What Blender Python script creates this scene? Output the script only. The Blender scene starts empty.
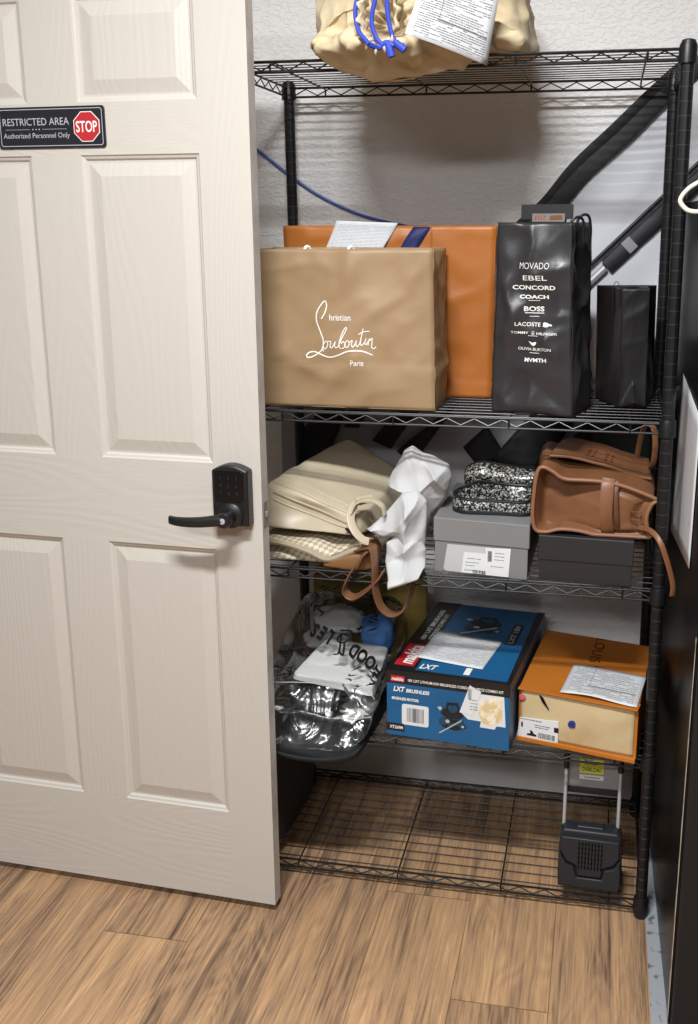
import bpy, bmesh, math, random
from mathutils import Vector, Matrix, noise

# ------------------------------------------------------------------ camera, world, light
scene = bpy.context.scene
COL = scene.collection
YAW, PIT, ROL = .1975, -.2505, -.0014
_f = Vector((-math.sin(YAW)*math.cos(PIT), math.cos(YAW)*math.cos(PIT), math.sin(PIT)))
_r = Vector((math.cos(YAW), math.sin(YAW), 0)); _u = _r.cross(_f)
_c, _s = math.cos(ROL), math.sin(ROL)
_r, _u = _c*_r + _s*_u, -_s*_r + _c*_u
camd = bpy.data.cameras.new('camera'); cam = bpy.data.objects.new('camera', camd); COL.objects.link(cam)
cam.matrix_world = Matrix(((_r.x, _u.x, -_f.x, -.1347), (_r.y, _u.y, -_f.y, -2.1116), (_r.z, _u.z, -_f.z, 1.514), (0, 0, 0, 1)))
camd.sensor_fit = 'VERTICAL'; camd.sensor_height = 36; camd.sensor_width = 36*698/1024
camd.lens = 36*1047.34/1024
camd.shift_x = -44.06/1024; camd.shift_y = -22.56/1024
camd.clip_start = .05
scene.camera = cam
vs = scene.view_settings
scene.display_settings.display_device = 'sRGB'
vs.view_transform = 'Standard'; vs.look = 'None'; vs.gamma = 1; vs.use_curve_mapping = False
vs.exposure = 0.09

world = bpy.data.worlds.new('room_light'); scene.world = world; world.use_nodes = True
bg = world.node_tree.nodes['Background']; bg.inputs[0].default_value = (.95, .97, 1.0, 1); bg.inputs[1].default_value = .10

def area(name, loc, sx, sy, power, col=(.965, .985, 1.0), rot=(0, 0, 0)):
    l = bpy.data.lights.new(name, 'AREA'); l.shape = 'RECTANGLE'; l.size = sx; l.size_y = sy
    l.energy = power; l.color = col
    o = bpy.data.objects.new(name, l); o.location = loc; o.rotation_euler = rot; COL.objects.link(o)
    return o
area('ceiling_tube', (-.5, -1.4, 2.62), .6, .14, 77)
area('ceiling_tube_far', (-.9, -3.4, 2.62), 1.4, .5, 84)  # added fill light for the door and shelves, no known fixture

# ------------------------------------------------------------------ helpers
def lin(c):
    c = c/255
    return c/12.92 if c <= .04045 else ((c+.055)/1.055)**2.4
def rgb(r, g, b): return (lin(r), lin(g), lin(b), 1)

def mat(name, col, rough=.5, metal=0, spec=.5, bump=None, vary=None, coat=0, sheen=0, scale=(1, 1, 1)):
    """bump = (noise scale, strength, distance); vary = (noise scale, second colour, low, high)"""
    m = bpy.data.materials.new(name); m.use_nodes = True
    nt = m.node_tree; b = nt.nodes['Principled BSDF']
    b.inputs['Base Color'].default_value = col; b.inputs['Roughness'].default_value = rough
    b.inputs['Metallic'].default_value = metal; b.inputs['Specular IOR Level'].default_value = spec
    b.inputs['Coat Weight'].default_value = coat; b.inputs['Coat Roughness'].default_value = .1
    b.inputs['Sheen Weight'].default_value = sheen
    tc = nt.nodes.new('ShaderNodeTexCoord'); mp = nt.nodes.new('ShaderNodeMapping')
    mp.inputs['Scale'].default_value = scale
    nt.links.new(tc.outputs['Object'], mp.inputs[0])
    if bump:
        n = nt.nodes.new('ShaderNodeTexNoise'); n.inputs['Scale'].default_value = bump[0]; n.inputs['Detail'].default_value = 4
        nt.links.new(mp.outputs[0], n.inputs['Vector'])
        bp = nt.nodes.new('ShaderNodeBump'); bp.inputs['Strength'].default_value = bump[1]; bp.inputs['Distance'].default_value = bump[2]
        nt.links.new(n.outputs['Fac'], bp.inputs['Height']); nt.links.new(bp.outputs[0], b.inputs['Normal'])
    if vary:
        n2 = nt.nodes.new('ShaderNodeTexNoise'); n2.inputs['Scale'].default_value = vary[0]; n2.inputs['Detail'].default_value = 5
        nt.links.new(mp.outputs[0], n2.inputs['Vector'])
        mr = nt.nodes.new('ShaderNodeMapRange'); mr.inputs[1].default_value = vary[2]; mr.inputs[2].default_value = vary[3]
        nt.links.new(n2.outputs['Fac'], mr.inputs[0])
        mx = nt.nodes.new('ShaderNodeMix'); mx.data_type = 'RGBA'
        mx.inputs[6].default_value = col; mx.inputs[7].default_value = vary[1]
        nt.links.new(mr.outputs[0], mx.inputs[0]); nt.links.new(mx.outputs[2], b.inputs['Base Color'])
    return m

def V(*a): return Vector(a)

class MB:
    def __init__(s): s.v = []; s.f = []; s.mi = []; s.uv = {}
    def add(s, vs, fs, mi=0):
        o = len(s.v); s.v += [tuple(x) for x in vs]
        for f in fs: s.f.append(tuple(i+o for i in f)); s.mi.append(mi)
        return o
    def hexa(s, c, mi=0):       # 4 bottom ccw, 4 top ccw
        s.add(c, [(3, 2, 1, 0), (4, 5, 6, 7), (0, 1, 5, 4), (1, 2, 6, 5), (2, 3, 7, 6), (3, 0, 4, 7)], mi)
    def box(s, x0, y0, z0, x1, y1, z1, mi=0):
        s.hexa([(x0, y0, z0), (x1, y0, z0), (x1, y1, z0), (x0, y1, z0), (x0, y0, z1), (x1, y0, z1), (x1, y1, z1), (x0, y1, z1)], mi)
    def grid(s, nu, nv, fn, mi=0, wrap=False, uv=False):
        o = len(s.v)
        for j in range(nv+1):
            for i in range(nu + (0 if wrap else 1)):
                s.v.append(tuple(fn(i/nu, j/nv)))
        w = nu if wrap else nu+1
        for j in range(nv):
            for i in range(nu):
                i2 = (i+1) % w if wrap else i+1
                if uv: s.uv[len(s.f)] = [(i/nu, j/nv), ((i+1)/nu, j/nv), ((i+1)/nu, (j+1)/nv), (i/nu, (j+1)/nv)]
                s.f.append((o+j*w+i, o+j*w+i2, o+(j+1)*w+i2, o+(j+1)*w+i)); s.mi.append(mi)
    def tube(s, pts, r, n=8, closed=False, cap=True, mi=0):
        pts = [Vector(p) for p in pts]; m = len(pts)
        rr = r if isinstance(r, (list, tuple)) else [r]*m
        o = len(s.v); up = None
        for i, p in enumerate(pts):
            a = pts[(i-1) % m] if (closed or i > 0) else p
            b = pts[(i+1) % m] if (closed or i < m-1) else p
            t = (b-a).normalized()
            if up is None:
                up = V(0, 0, 1) if abs(t.z) < .9 else V(0, 1, 0)
            x = t.cross(up)
            if x.length < 1e-4: x = t.cross(V(1, 0, 0))
            x.normalize(); y = x.cross(t); up = y
            for k in range(n):
                an = 2*math.pi*k/n
                s.v.append(tuple(p + rr[i]*(x*math.cos(an) + y*math.sin(an))))
        for i in range(m if closed else m-1):
            for k in range(n):
                a0 = o+i*n+k; a1 = o+i*n+(k+1) % n; i2 = (i+1) % m
                s.f.append((a0, a1, o+i2*n+(k+1) % n, o+i2*n+k)); s.mi.append(mi)
        if cap and not closed:
            s.f.append(tuple(o+k for k in range(n))[::-1]); s.mi.append(mi)
            s.f.append(tuple(o+(m-1)*n+k for k in range(n))); s.mi.append(mi)
    def lathe(s, prof, cx, cy, n=16, lean=None, mi=0):
        o = len(s.v)
        for (r, z) in prof:
            dx = lean(z) if lean else 0
            for k in range(n):
                a = 2*math.pi*k/n
                s.v.append((cx+dx+r*math.cos(a), cy+r*math.sin(a), z))
        for i in range(len(prof)-1):
            for k in range(n):
                s.f.append((o+i*n+k, o+i*n+(k+1) % n, o+(i+1)*n+(k+1) % n, o+(i+1)*n+k)); s.mi.append(mi)
        s.f.append(tuple(o+k for k in range(n))[::-1]); s.mi.append(mi)
        s.f.append(tuple(o+(len(prof)-1)*n+k for k in range(n))); s.mi.append(mi)
    def ribbon(s, pts, wdir, w, t, mi=0):
        """flat strap along pts; wdir = function(i) or vector across; w width, t thickness"""
        pts = [Vector(p) for p in pts]; m = len(pts); o = len(s.v)
        for i, p in enumerate(pts):
            a = pts[max(i-1, 0)]; b = pts[min(i+1, m-1)]
            tg = (b-a).normalized()
            wd = Vector(wdir(i/(m-1)) if callable(wdir) else wdir); wd = (wd - tg*wd.dot(tg)).normalized()
            nn = tg.cross(wd)
            for (q, h) in ((-1, -.6), (-.8, -1), (.8, -1), (1, -.6), (1, .6), (.8, 1), (-.8, 1), (-1, .6)):
                s.v.append(tuple(p + wd*(q*w/2) + nn*(h*t/2)))
        for i in range(m-1):
            for k in range(8):
                s.f.append((o+i*8+k, o+i*8+(k+1) % 8, o+(i+1)*8+(k+1) % 8, o+(i+1)*8+k)); s.mi.append(mi)
        s.f.append(tuple(o+k for k in range(8))[::-1]); s.mi.append(mi)
        s.f.append(tuple(o+(m-1)*8+k for k in range(8))); s.mi.append(mi)
    def prism(s, poly, fr, d0, d1, mi=0):
        """polygon in frame fr=(o,ux,uy,n) from depth d0 to d1 along n"""
        o, ux, uy, n = [Vector(q) for q in fr]
        m = len(poly)
        vs = [o+ux*a+uy*b+n*d0 for a, b in poly] + [o+ux*a+uy*b+n*d1 for a, b in poly]
        s.add(vs, [tuple(range(m))[::-1], tuple(range(m, 2*m))] + [(i, (i+1) % m, m+(i+1) % m, m+i) for i in range(m)], mi)
    def build(s, name, mats, parent=None, smooth=True, merge=False, bevel=0, solid=0, subsurf=0, recalc=True, seg=2, angle=35):
        me = bpy.data.meshes.new(name); me.from_pydata(s.v, [], s.f)
        mats = mats if isinstance(mats, (list, tuple)) else [mats]
        for m in mats: me.materials.append(m)
        for p, i in zip(me.polygons, s.mi): p.material_index = i
        if s.uv:
            ul = me.uv_layers.new(name='UVMap')
            for fi, uvs in s.uv.items():
                for li, q in zip(me.polygons[fi].loop_indices, uvs): ul.data[li].uv = q
        if merge or recalc:
            bm = bmesh.new(); bm.from_mesh(me)
            if merge: bmesh.ops.remove_doubles(bm, verts=bm.verts, dist=1e-5)
            if recalc: bmesh.ops.recalc_face_normals(bm, faces=bm.faces)
            bm.to_mesh(me); bm.free()
        o = bpy.data.objects.new(name, me); COL.objects.link(o)
        if parent is not None: o.parent = parent; o.matrix_parent_inverse = Matrix.Translation(-world_loc(parent))
        if smooth:
            me.polygons.foreach_set('use_smooth', [True]*len(me.polygons))
            if hasattr(me, 'set_sharp_from_angle'): me.set_sharp_from_angle(angle=math.radians(angle))
        if bevel:
            md = o.modifiers.new('bevel', 'BEVEL'); md.width = bevel; md.segments = seg; md.limit_method = 'ANGLE'; md.harden_normals = False
        if solid:
            md = o.modifiers.new('solid', 'SOLIDIFY'); md.thickness = solid; md.offset = -1
        if subsurf:
            md = o.modifiers.new('sub', 'SUBSURF'); md.levels = subsurf; md.render_levels = subsurf
        return o

def world_loc(o):
    # parts already sit at the world origin; only a root Empty has an offset to cancel
    return Vector(o.location) if o.parent is None else Vector((0, 0, 0))
def tag(o, label=None, cat=None, group=None, kind=None):
    if label: o['label'] = label
    if cat: o['category'] = cat
    if group: o['group'] = group
    if kind: o['kind'] = kind
    return o
def thing(name, label, cat, loc=(0, 0, 0), group=None):
    o = bpy.data.objects.new(name, None); COL.objects.link(o); o.location = loc; o.empty_display_size = .05
    return tag(o, label, cat, group)

def fbm(p, sc, seed=0, oc=3):
    return noise.fractal(Vector((p[0]*sc+seed*7.3, p[1]*sc+seed*3.1, p[2]*sc-seed*5.7)), 1.0, 2.0, oc)
def ridge(p, sc, seed=0):
    v = noise.noise(Vector((p[0]*sc+seed*7.3, p[1]*sc+seed*3.1, p[2]*sc-seed*5.7)))
    return 1-2*abs(v)
def smooth01(t): t = max(0, min(1, t)); return t*t*(3-2*t)
def lerp(a, b, t): return a+(b-a)*t
def spline(pts, n=8, closed=False):
    """Catmull-Rom through pts"""
    P = [Vector(p) for p in pts]; out = []; m = len(P)
    for i in range(m if closed else m-1):
        p1, p2 = P[i], P[(i+1) % m]
        p0 = P[i-1] if (closed or i > 0) else p1+(p1-p2)
        p3 = P[(i+2) % m] if (closed or i < m-2) else p2+(p2-p1)
        for k in range(n):
            t = k/n
            out.append(.5*((2*p1)+(p2-p0)*t+(2*p0-5*p1+4*p2-p3)*t*t+(3*p1-p0-3*p2+p3)*t**3))
    if not closed: out.append(P[-1])
    return out
def spline2(pts, n=8, closed=False):
    return [(p.x, p.y) for p in spline([(a, b, 0) for a, b in pts], n, closed)]

def text_polys(body, w=None, h=None, bold=0, shear=0, spacing=1):
    """filled lettering as (verts2d, faces), centred, scaled to w x h"""
    cu = bpy.data.curves.new('lettering', 'FONT'); cu.body = body; cu.size = 1; cu.resolution_u = 3
    cu.offset = bold; cu.shear = shear; cu.space_character = spacing; cu.fill_mode = 'BOTH'
    o = bpy.data.objects.new('lettering', cu); COL.objects.link(o)
    dg = bpy.context.evaluated_depsgraph_get()
    me = bpy.data.meshes.new_from_object(o.evaluated_get(dg))
    vs = [(v.co.x, v.co.y) for v in me.vertices]; fs = [tuple(p.vertices) for p in me.polygons]
    bpy.data.objects.remove(o); bpy.data.curves.remove(cu); bpy.data.meshes.remove(me)
    x0 = min(v[0] for v in vs); x1 = max(v[0] for v in vs); y0 = min(v[1] for v in vs); y1 = max(v[1] for v in vs)
    sx = w/(x1-x0) if w else h/(y1-y0); sy = h/(y1-y0) if h else sx
    return [((v[0]-(x0+x1)/2)*sx, (v[1]-(y0+y1)/2)*sy) for v in vs], fs
def put_text(mb, body, mp, cx, cy, w=None, h=None, bold=0, shear=0, spacing=1, ang=0, mi=0):
    vs, fs = text_polys(body, w, h, bold, shear, spacing)
    c, s = math.cos(ang), math.sin(ang)
    mb.add([mp(cx+a*c-b*s, cy+a*s+b*c) for a, b in vs], fs, mi)
def frame_map(fr, off=.0006):
    o, ux, uy, n = [Vector(q) for q in fr]
    return lambda a, b: o+ux*a+uy*b+n*off
def stroke(mb, pts, mp, w, mi=0):
    """flat pen stroke along 2-D pts; w number or function(t)"""
    P = [Vector((a, b, 0)) for a, b in pts]; m = len(P); vs = []
    for i, p in enumerate(P):
        t = (P[min(i+1, m-1)]-P[max(i-1, 0)]).normalized(); nn = Vector((-t.y, t.x, 0))
        ww = (w(i/(m-1)) if callable(w) else w)/2
        a = p+nn*ww; b = p-nn*ww
        vs += [mp(a.x, a.y), mp(b.x, b.y)]
    mb.add(vs, [(2*i, 2*i+1, 2*i+3, 2*i+2) for i in range(m-1)], mi)
def rrect(x0, y0, x1, y1, r, n=4):
    out = []
    for cx, cy, a0 in ((x1-r, y1-r, 0), (x0+r, y1-r, 90), (x0+r, y0+r, 180), (x1-r, y0+r, 270)):
        for k in range(n+1):
            a = math.radians(a0+90*k/n); out.append((cx+r*math.cos(a), cy+r*math.sin(a)))
    return out
def rect(x0, y0, x1, y1): return [(x0, y0), (x1, y0), (x1, y1), (x0, y1)]
def decal(name, poly, fr, m, parent, d0=.0001, d1=.0005):
    mb = MB(); mb.prism(poly, fr, d0, d1)
    return mb.build(name, m, parent, smooth=False)

def softbox(c8, n=14, p=8, bulge=0, disp=None):
    """rounded soft hexahedron; c8 as MB.hexa order; returns MB"""
    c8 = [Vector(q) for q in c8]; ctr = sum(c8, Vector())/8
    mb = MB()
    def tri(u, v, w):
        a = lerp(lerp(c8[0], c8[1], u), lerp(c8[3], c8[2], u), v)
        b = lerp(lerp(c8[4], c8[5], u), lerp(c8[7], c8[6], u), v)
        return lerp(a, b, w)
    def pt(x, y, z):
        L = (abs(x)**p+abs(y)**p+abs(z)**p)**(1/p)
        q = Vector((x, y, z))/L
        P = tri(q.x*.5+.5, q.y*.5+.5, q.z*.5+.5)
        nn = (P-ctr).normalized()
        if bulge:
            k = (1-q.x*q.x)*(1-q.y*q.y) + (1-q.y*q.y)*(1-q.z*q.z) + (1-q.x*q.x)*(1-q.z*q.z)
            P = P+nn*bulge*k
        if disp: P = disp(P, nn, q)
        return P
    for ax in range(3):
        for sg in (-1, 1):
            def fn(u, v, ax=ax, sg=sg):
                a, b = u*2-1, v*2-1
                q = [0, 0, 0]; q[ax] = sg; q[(ax+1) % 3] = a*sg; q[(ax+2) % 3] = b
                return pt(*q)
            mb.grid(n, n, fn)
    return mb
def resample(poly, N):
    P = [Vector((a, b, 0)) for a, b in poly]; P.append(P[0])
    L = [0]
    for a, b in zip(P, P[1:]): L.append(L[-1]+(b-a).length)
    out = []; j = 0
    for i in range(N):
        t = L[-1]*i/N
        while L[j+1] < t: j += 1
        out.append(lerp(P[j], P[j+1], (t-L[j])/(L[j+1]-L[j]+1e-9)))
    return out
def puff(mb, outline, ctr, yc, front, back, N=72, K=14, pw=2.4, disp=None, mi=0, curved=True):
    """closed cushion whose (x,z) silhouette is outline; real depth front/back (numbers or functions of x,z)"""
    B = resample(spline2(outline, 6, True) if curved else outline, N); c = Vector((ctr[0], ctr[1], 0))
    for sg in (-1, 1):
        def fn(u, v, sg=sg):
            b = B[int(round(u*N)) % N]; s = math.sin(v*math.pi/2)
            q = lerp(c, b, s)
            D = front if sg < 0 else back
            d = (D(q.x, q.y) if callable(D) else D)*(max(0, 1-s**pw))**(1/pw)
            Y = yc(q.x, q.y) if callable(yc) else yc
            P = V(q.x, Y+sg*d, q.y)
            if disp: P = disp(P, sg, s)
            return P
        mb.grid(N, K, fn, mi, wrap=True)
def sheet(name, c4, m, parent=None, bend=None, n=10, th=.0006):
    """paper: corners bl, br, tr, tl; printed side is the outer face"""
    c = [Vector(q) for q in c4]; nn = (c[1]-c[0]).cross(c[3]-c[0]).normalized()
    mb = MB()
    mb.grid(n, n, lambda u, v: lerp(lerp(c[0], c[1], u), lerp(c[3], c[2], u), v) + nn*(bend(u, v) if bend else 0), uv=True)
    return mb.build(name, m, parent, recalc=False, solid=th)

def quad_inv(BL, BR, TR, TL, w, h):
    """marks measured on a photographed rectangle -> metres on that rectangle (perspective-correct)"""
    src = [(0, 0), (w, 0), (w, h), (0, h)]; dst = [BL, BR, TR, TL]
    import numpy as np
    A, bb = [], []
    for (x, y), (X, Y) in zip(dst, src):
        A.append([x, y, 1, 0, 0, 0, -X*x, -X*y]); bb.append(X)
        A.append([0, 0, 0, x, y, 1, -Y*x, -Y*y]); bb.append(Y)
    H = np.linalg.solve(np.array(A, float), np.array(bb, float))
    def f(x, y):
        d = H[6]*x+H[7]*y+1
        return (float((H[0]*x+H[1]*y+H[2])/d), float((H[3]*x+H[4]*y+H[5])/d))
    return f

# ------------------------------------------------------------------ materials
M = {}
M['door'] = None
def door_paint(name, along, col=rgb(192, 186, 177)):
    m = bpy.data.materials.new(name); m.use_nodes = True; nt = m.node_tree; b = nt.nodes['Principled BSDF']
    b.inputs['Base Color'].default_value = col; b.inputs['Roughness'].default_value = .42
    tc = nt.nodes.new('ShaderNodeTexCoord'); mp = nt.nodes.new('ShaderNodeMapping')
    mp.inputs['Scale'].default_value = (1, 1, .07) if along == 'z' else (.07, 1, 1)
    nt.links.new(tc.outputs['Object'], mp.inputs[0])
    n = nt.nodes.new('ShaderNodeTexNoise'); n.inputs['Scale'].default_value = 260; n.inputs['Detail'].default_value = 3
    n.inputs['Distortion'].default_value = .8
    nt.links.new(mp.outputs[0], n.inputs['Vector'])
    bp = nt.nodes.new('ShaderNodeBump'); bp.inputs['Strength'].default_value = .28; bp.inputs['Distance'].default_value = .0012
    nt.links.new(n.outputs['Fac'], bp.inputs['Height'])
    # cathedral grain
    mp2 = nt.nodes.new('ShaderNodeMapping'); mp2.inputs['Scale'].default_value = (1, 1, .16) if along == 'z' else (.16, 1, 1)
    nt.links.new(tc.outputs['Object'], mp2.inputs[0])
    w = nt.nodes.new('ShaderNodeTexNoise'); w.inputs['Scale'].default_value = 7; w.inputs['Detail'].default_value = 0
    nt.links.new(mp2.outputs[0], w.inputs['Vector'])
    k = nt.nodes.new('ShaderNodeMath'); k.operation = 'MULTIPLY'; k.inputs[1].default_value = 150
    nt.links.new(w.outputs['Fac'], k.inputs[0])
    sn = nt.nodes.new('ShaderNodeMath'); sn.operation = 'SINE'; nt.links.new(k.outputs[0], sn.inputs[0])
    bp2 = nt.nodes.new('ShaderNodeBump'); bp2.inputs['Strength'].default_value = .10; bp2.inputs['Distance'].default_value = .001
    nt.links.new(sn.outputs[0], bp2.inputs['Height']); nt.links.new(bp.outputs[0], bp2.inputs['Normal'])
    nt.links.new(bp2.outputs[0], b.inputs['Normal'])
    return m
M['door_v'] = door_paint('door_paint_stile', 'z'); M['door_h'] = door_paint('door_paint_rail', 'x')
M['door_edge'] = mat('door_edge_paint', rgb(204, 200, 195), .6, vary=(14, rgb(172, 166, 160), .45, .75), bump=(60, .15, .001))
M['black_metal'] = mat('black_powder_coat', rgb(20, 20, 22), .42, .1)
M['black_wire'] = mat('black_epoxy_wire', rgb(24, 25, 27), .35, .2)
M['post_groove'] = mat('worn_post_groove', rgb(58, 58, 60), .45, .1)  # groove rings, paler than the post
M['black_plastic'] = mat('black_plastic', rgb(26, 26, 28), .45)
M['steel'] = mat('brushed_steel', rgb(186, 188, 190), .4, .35)
M['dull_steel'] = mat('dull_steel', rgb(138, 132, 124), .5, .4)
M['screen'] = mat('gloss_black_touchpad', rgb(10, 11, 15), .12)
M['key_print'] = mat('dim_key_print', rgb(38, 42, 66), .4)
M['lock'] = mat('lock_black', rgb(24, 24, 26), .4)
M['white'] = mat('white_print', rgb(236, 234, 228), .6)
M['silver_print'] = mat('silver_print', rgb(176, 176, 178), .45)
M['black_print'] = mat('black_print', rgb(18, 18, 20), .5)
M['sign_black'] = mat('sign_black', rgb(36, 36, 42), .3)
M['stop_red'] = mat('stop_red', rgb(176, 40, 48), .4)
M['kraft'] = mat('kraft_paper', rgb(160, 133, 101), .5, vary=(5, rgb(146, 119, 87), .35, .7), bump=(30, .25, .003))
M['orange_paper'] = mat('orange_paper', rgb(176, 106, 46), .45, vary=(5, rgb(164, 96, 38), .35, .7), bump=(26, .25, .003))
M['black_paper'] = mat('black_laminated_paper', rgb(48, 47, 49), .36, bump=(24, .3, .004))
M['black_gift'] = mat('matte_black_card', rgb(26, 25, 27), .42, bump=(15, .15, .003))
M['navy_ribbon'] = mat('navy_ribbon', rgb(32, 40, 92), .6, bump=(300, .1, .0005))
M['canvas'] = mat('cream_canvas', rgb(214, 197, 163), .85, sheen=.1, vary=(9, rgb(196, 176, 138), .4, .75), bump=(420, .2, .0006))
M['blue_cord'] = mat('blue_drawcord', rgb(44, 66, 176), .6, bump=(500, .4, .0006))
M['cable_blue'] = mat('blue_cable', rgb(58, 92, 176), .4)
M['cream_leather'] = mat('cream_leather', rgb(190, 178, 154), .42, bump=(240, .15, .0005), vary=(6, rgb(176, 163, 138), .4, .7))
M['cream_edge'] = mat('cream_leather_edge', rgb(176, 160, 130), .5)
M['dark_edge'] = mat('dark_hardware', rgb(52, 44, 36), .4, .5)
M['tissue'] = mat('white_nonwoven', rgb(190, 190, 190), .7, bump=(45, .35, .003))
M['tan'] = mat('tan_leather', rgb(116, 80, 55), .42, bump=(200, .12, .0005), vary=(10, rgb(100, 66, 44), .4, .7))
M['tan_trim'] = mat('honey_leather_trim', rgb(126, 88, 50), .45)
M['brown'] = mat('saddle_brown_leather', rgb(126, 84, 55), .45, bump=(180, .2, .0006), vary=(7, rgb(106, 68, 42), .38, .72))
M['brown_dark'] = mat('brown_leather_recess', rgb(96, 58, 36), .5)
M['brown_edge'] = mat('brown_leather_piping', rgb(138, 95, 66), .5)
M['grey_card'] = mat('grey_card', rgb(122, 122, 122), .55, bump=(90, .05, .0004))
M['black_card'] = mat('black_card', rgb(38, 37, 39), .5, bump=(90, .06, .0004))
M['label_grey'] = mat('translucent_label_pouch', rgb(186, 187, 188), .35)
M['label_white'] = mat('white_label', rgb(218, 220, 221), .5)
M['mk_blue'] = mat('blue_carton', rgb(20, 92, 140), .4, vary=(5, rgb(15, 80, 126), .4, .7))
M['mk_black'] = mat('black_carton', rgb(22, 22, 24), .38)
M['mk_red'] = mat('red_logo_panel', rgb(186, 30, 46), .4)
M['mk_teal'] = mat('tool_print_teal', rgb(22, 66, 88), .4)
M['mk_dark'] = mat('tool_print_dark', rgb(20, 26, 36), .4)
M['torn'] = mat('torn_card', rgb(214, 190, 142), .8, vary=(60, rgb(236, 226, 200), .45, .6))
M['lv_orange'] = mat('orange_card', rgb(188, 112, 34), .5, vary=(4, rgb(176, 100, 26), .4, .7))
M['lv_cream'] = mat('aged_cream_card', rgb(200, 178, 136), .6, vary=(10, rgb(178, 150, 104), .52, .78))
M['lv_print'] = mat('dark_brown_print', rgb(58, 34, 16), .5)
M['blue_wax'] = mat('blue_sticker', rgb(26, 44, 128), .5)
M['pink'] = mat('pink_sticker', rgb(214, 92, 104), .5)
M['yellow_label'] = mat('yellow_label', rgb(206, 206, 70), .6)
M['grey_plate'] = mat('grey_plate', rgb(140, 140, 144), .5)
M['cart'] = mat('charcoal_plastic', rgb(34, 36, 41), .5)
M['dark_hole'] = mat('dark_slot', rgb(6, 6, 7), .8, spec=.1)
M['yellow_env'] = mat('yellow_envelope', rgb(112, 92, 38), .6, bump=(40, .15, .001))
M['navy_fab'] = mat('navy_fabric', rgb(36, 37, 44), .7, bump=(260, .15, .0006))
M['banner_black'] = mat('banner_black', rgb(30, 29, 32), .65, bump=(30, .35, .005))
M['banner_navy'] = mat('banner_sleeve_navy', rgb(28, 29, 38), .6, bump=(40, .2, .002))
M['banner_white'] = mat('banner_white', rgb(206, 208, 214), .7, bump=(12, .3, .006))
M['banner_grey'] = mat('banner_grey', rgb(158, 158, 162), .7, bump=(12, .3, .006))
M['tray'] = mat('dark_tray', rgb(14, 14, 15), .55, spec=.2)
M['hanger'] = mat('ivory_plastic', rgb(228, 222, 206), .35)
M['cab_side'] = mat('gloss_black_panel', rgb(20, 19, 19), .3, spec=.1, bump=(2.5, .12, .01))
M['cab_front'] = mat('matte_black_panel', rgb(16, 16, 18), .6)
M['cab_edge'] = mat('worn_pale_edge', rgb(198, 184, 166), .6, vary=(30, rgb(130, 116, 100), .5, .7))
M['grey_strip'] = mat('scuffed_grey_strip', rgb(150, 153, 158), .55, vary=(45, rgb(92, 94, 98), .58, .68))
M['base_paint'] = mat('baseboard_paint', rgb(206, 203, 200), .5)

def paper_print(name, rows=26, dens=.5, ink=.35, block=False):
    m = bpy.data.materials.new(name); m.use_nodes = True; nt = m.node_tree; b = nt.nodes['Principled BSDF']
    b.inputs['Roughness'].default_value = .65
    L = nt.links.new
    def math_(op, a=None, bb=None, c=None):
        n = nt.nodes.new('ShaderNodeMath'); n.operation = op
        for i, q in enumerate((a, bb, c)):
            if q is None: continue
            if isinstance(q, (int, float)): n.inputs[i].default_value = q
            else: L(q, n.inputs[i])
        return n.outputs[0]
    tc = nt.nodes.new('ShaderNodeTexCoord'); sp = nt.nodes.new('ShaderNodeSeparateXYZ'); L(tc.outputs['UV'], sp.inputs[0])
    u, v = sp.outputs[0], sp.outputs[1]
    rv = math_('MULTIPLY', v, rows); fr = math_('FRACT', rv); fl = math_('FLOOR', rv)
    line = math_('MULTIPLY', math_('GREATER_THAN', fr, .25), math_('LESS_THAN', fr, .72))
    cb = nt.nodes.new('ShaderNodeCombineXYZ'); L(math_('MULTIPLY', u, 5), cb.inputs[0]); L(math_('MULTIPLY', fl, 3.71), cb.inputs[1])
    n1 = nt.nodes.new('ShaderNodeTexNoise'); n1.inputs['Scale'].default_value = 1; n1.inputs['Detail'].default_value = 1; L(cb.outputs[0], n1.inputs['Vector'])
    cb2 = nt.nodes.new('ShaderNodeCombineXYZ'); L(math_('MULTIPLY', u, 90), cb2.inputs[0]); L(math_('MULTIPLY', rv, 2.2), cb2.inputs[1])
    n2 = nt.nodes.new('ShaderNodeTexNoise'); n2.inputs['Scale'].default_value = 1; n2.inputs['Detail'].default_value = 2; L(cb2.outputs[0], n2.inputs['Vector'])
    words = math_('MULTIPLY', math_('GREATER_THAN', n1.outputs['Fac'], 1-dens), math_('GREATER_THAN', n2.outputs['Fac'], .44))
    mar = math_('MULTIPLY', math_('MULTIPLY', math_('GREATER_THAN', u, .06), math_('LESS_THAN', u, .94)),
                math_('MULTIPLY', math_('GREATER_THAN', v, .05), math_('LESS_THAN', v, .95)))
    a = math_('MULTIPLY', math_('MULTIPLY', math_('MULTIPLY', line, words), mar), ink)
    if block:   # ruled table and a dense dark row
        rule = math_('MULTIPLY', math_('LESS_THAN', math_('ABSOLUTE', math_('SUBTRACT', v, .34)), .012), math_('GREATER_THAN', u, .3))
        vert = math_('MULTIPLY', math_('LESS_THAN', math_('ABSOLUTE', math_('SUBTRACT', u, .32)), .004), math_('GREATER_THAN', v, .36))
        a = math_('MAXIMUM', a, math_('MULTIPLY', math_('MAXIMUM', rule, vert), math_('MULTIPLY', mar, .7)))
    mx = nt.nodes.new('ShaderNodeMix'); mx.data_type = 'RGBA'; L(a, mx.inputs[0])
    mx.inputs[6].default_value = rgb(208, 209, 211); mx.inputs[7].default_value = rgb(30, 30, 36)
    L(mx.outputs[2], b.inputs['Base Color'])
    return m
M['invoice'] = paper_print('printed_invoice', 30, .58, .85, True)
M['receipt'] = paper_print('printed_receipt', 18, .58, .6, True)
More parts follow.
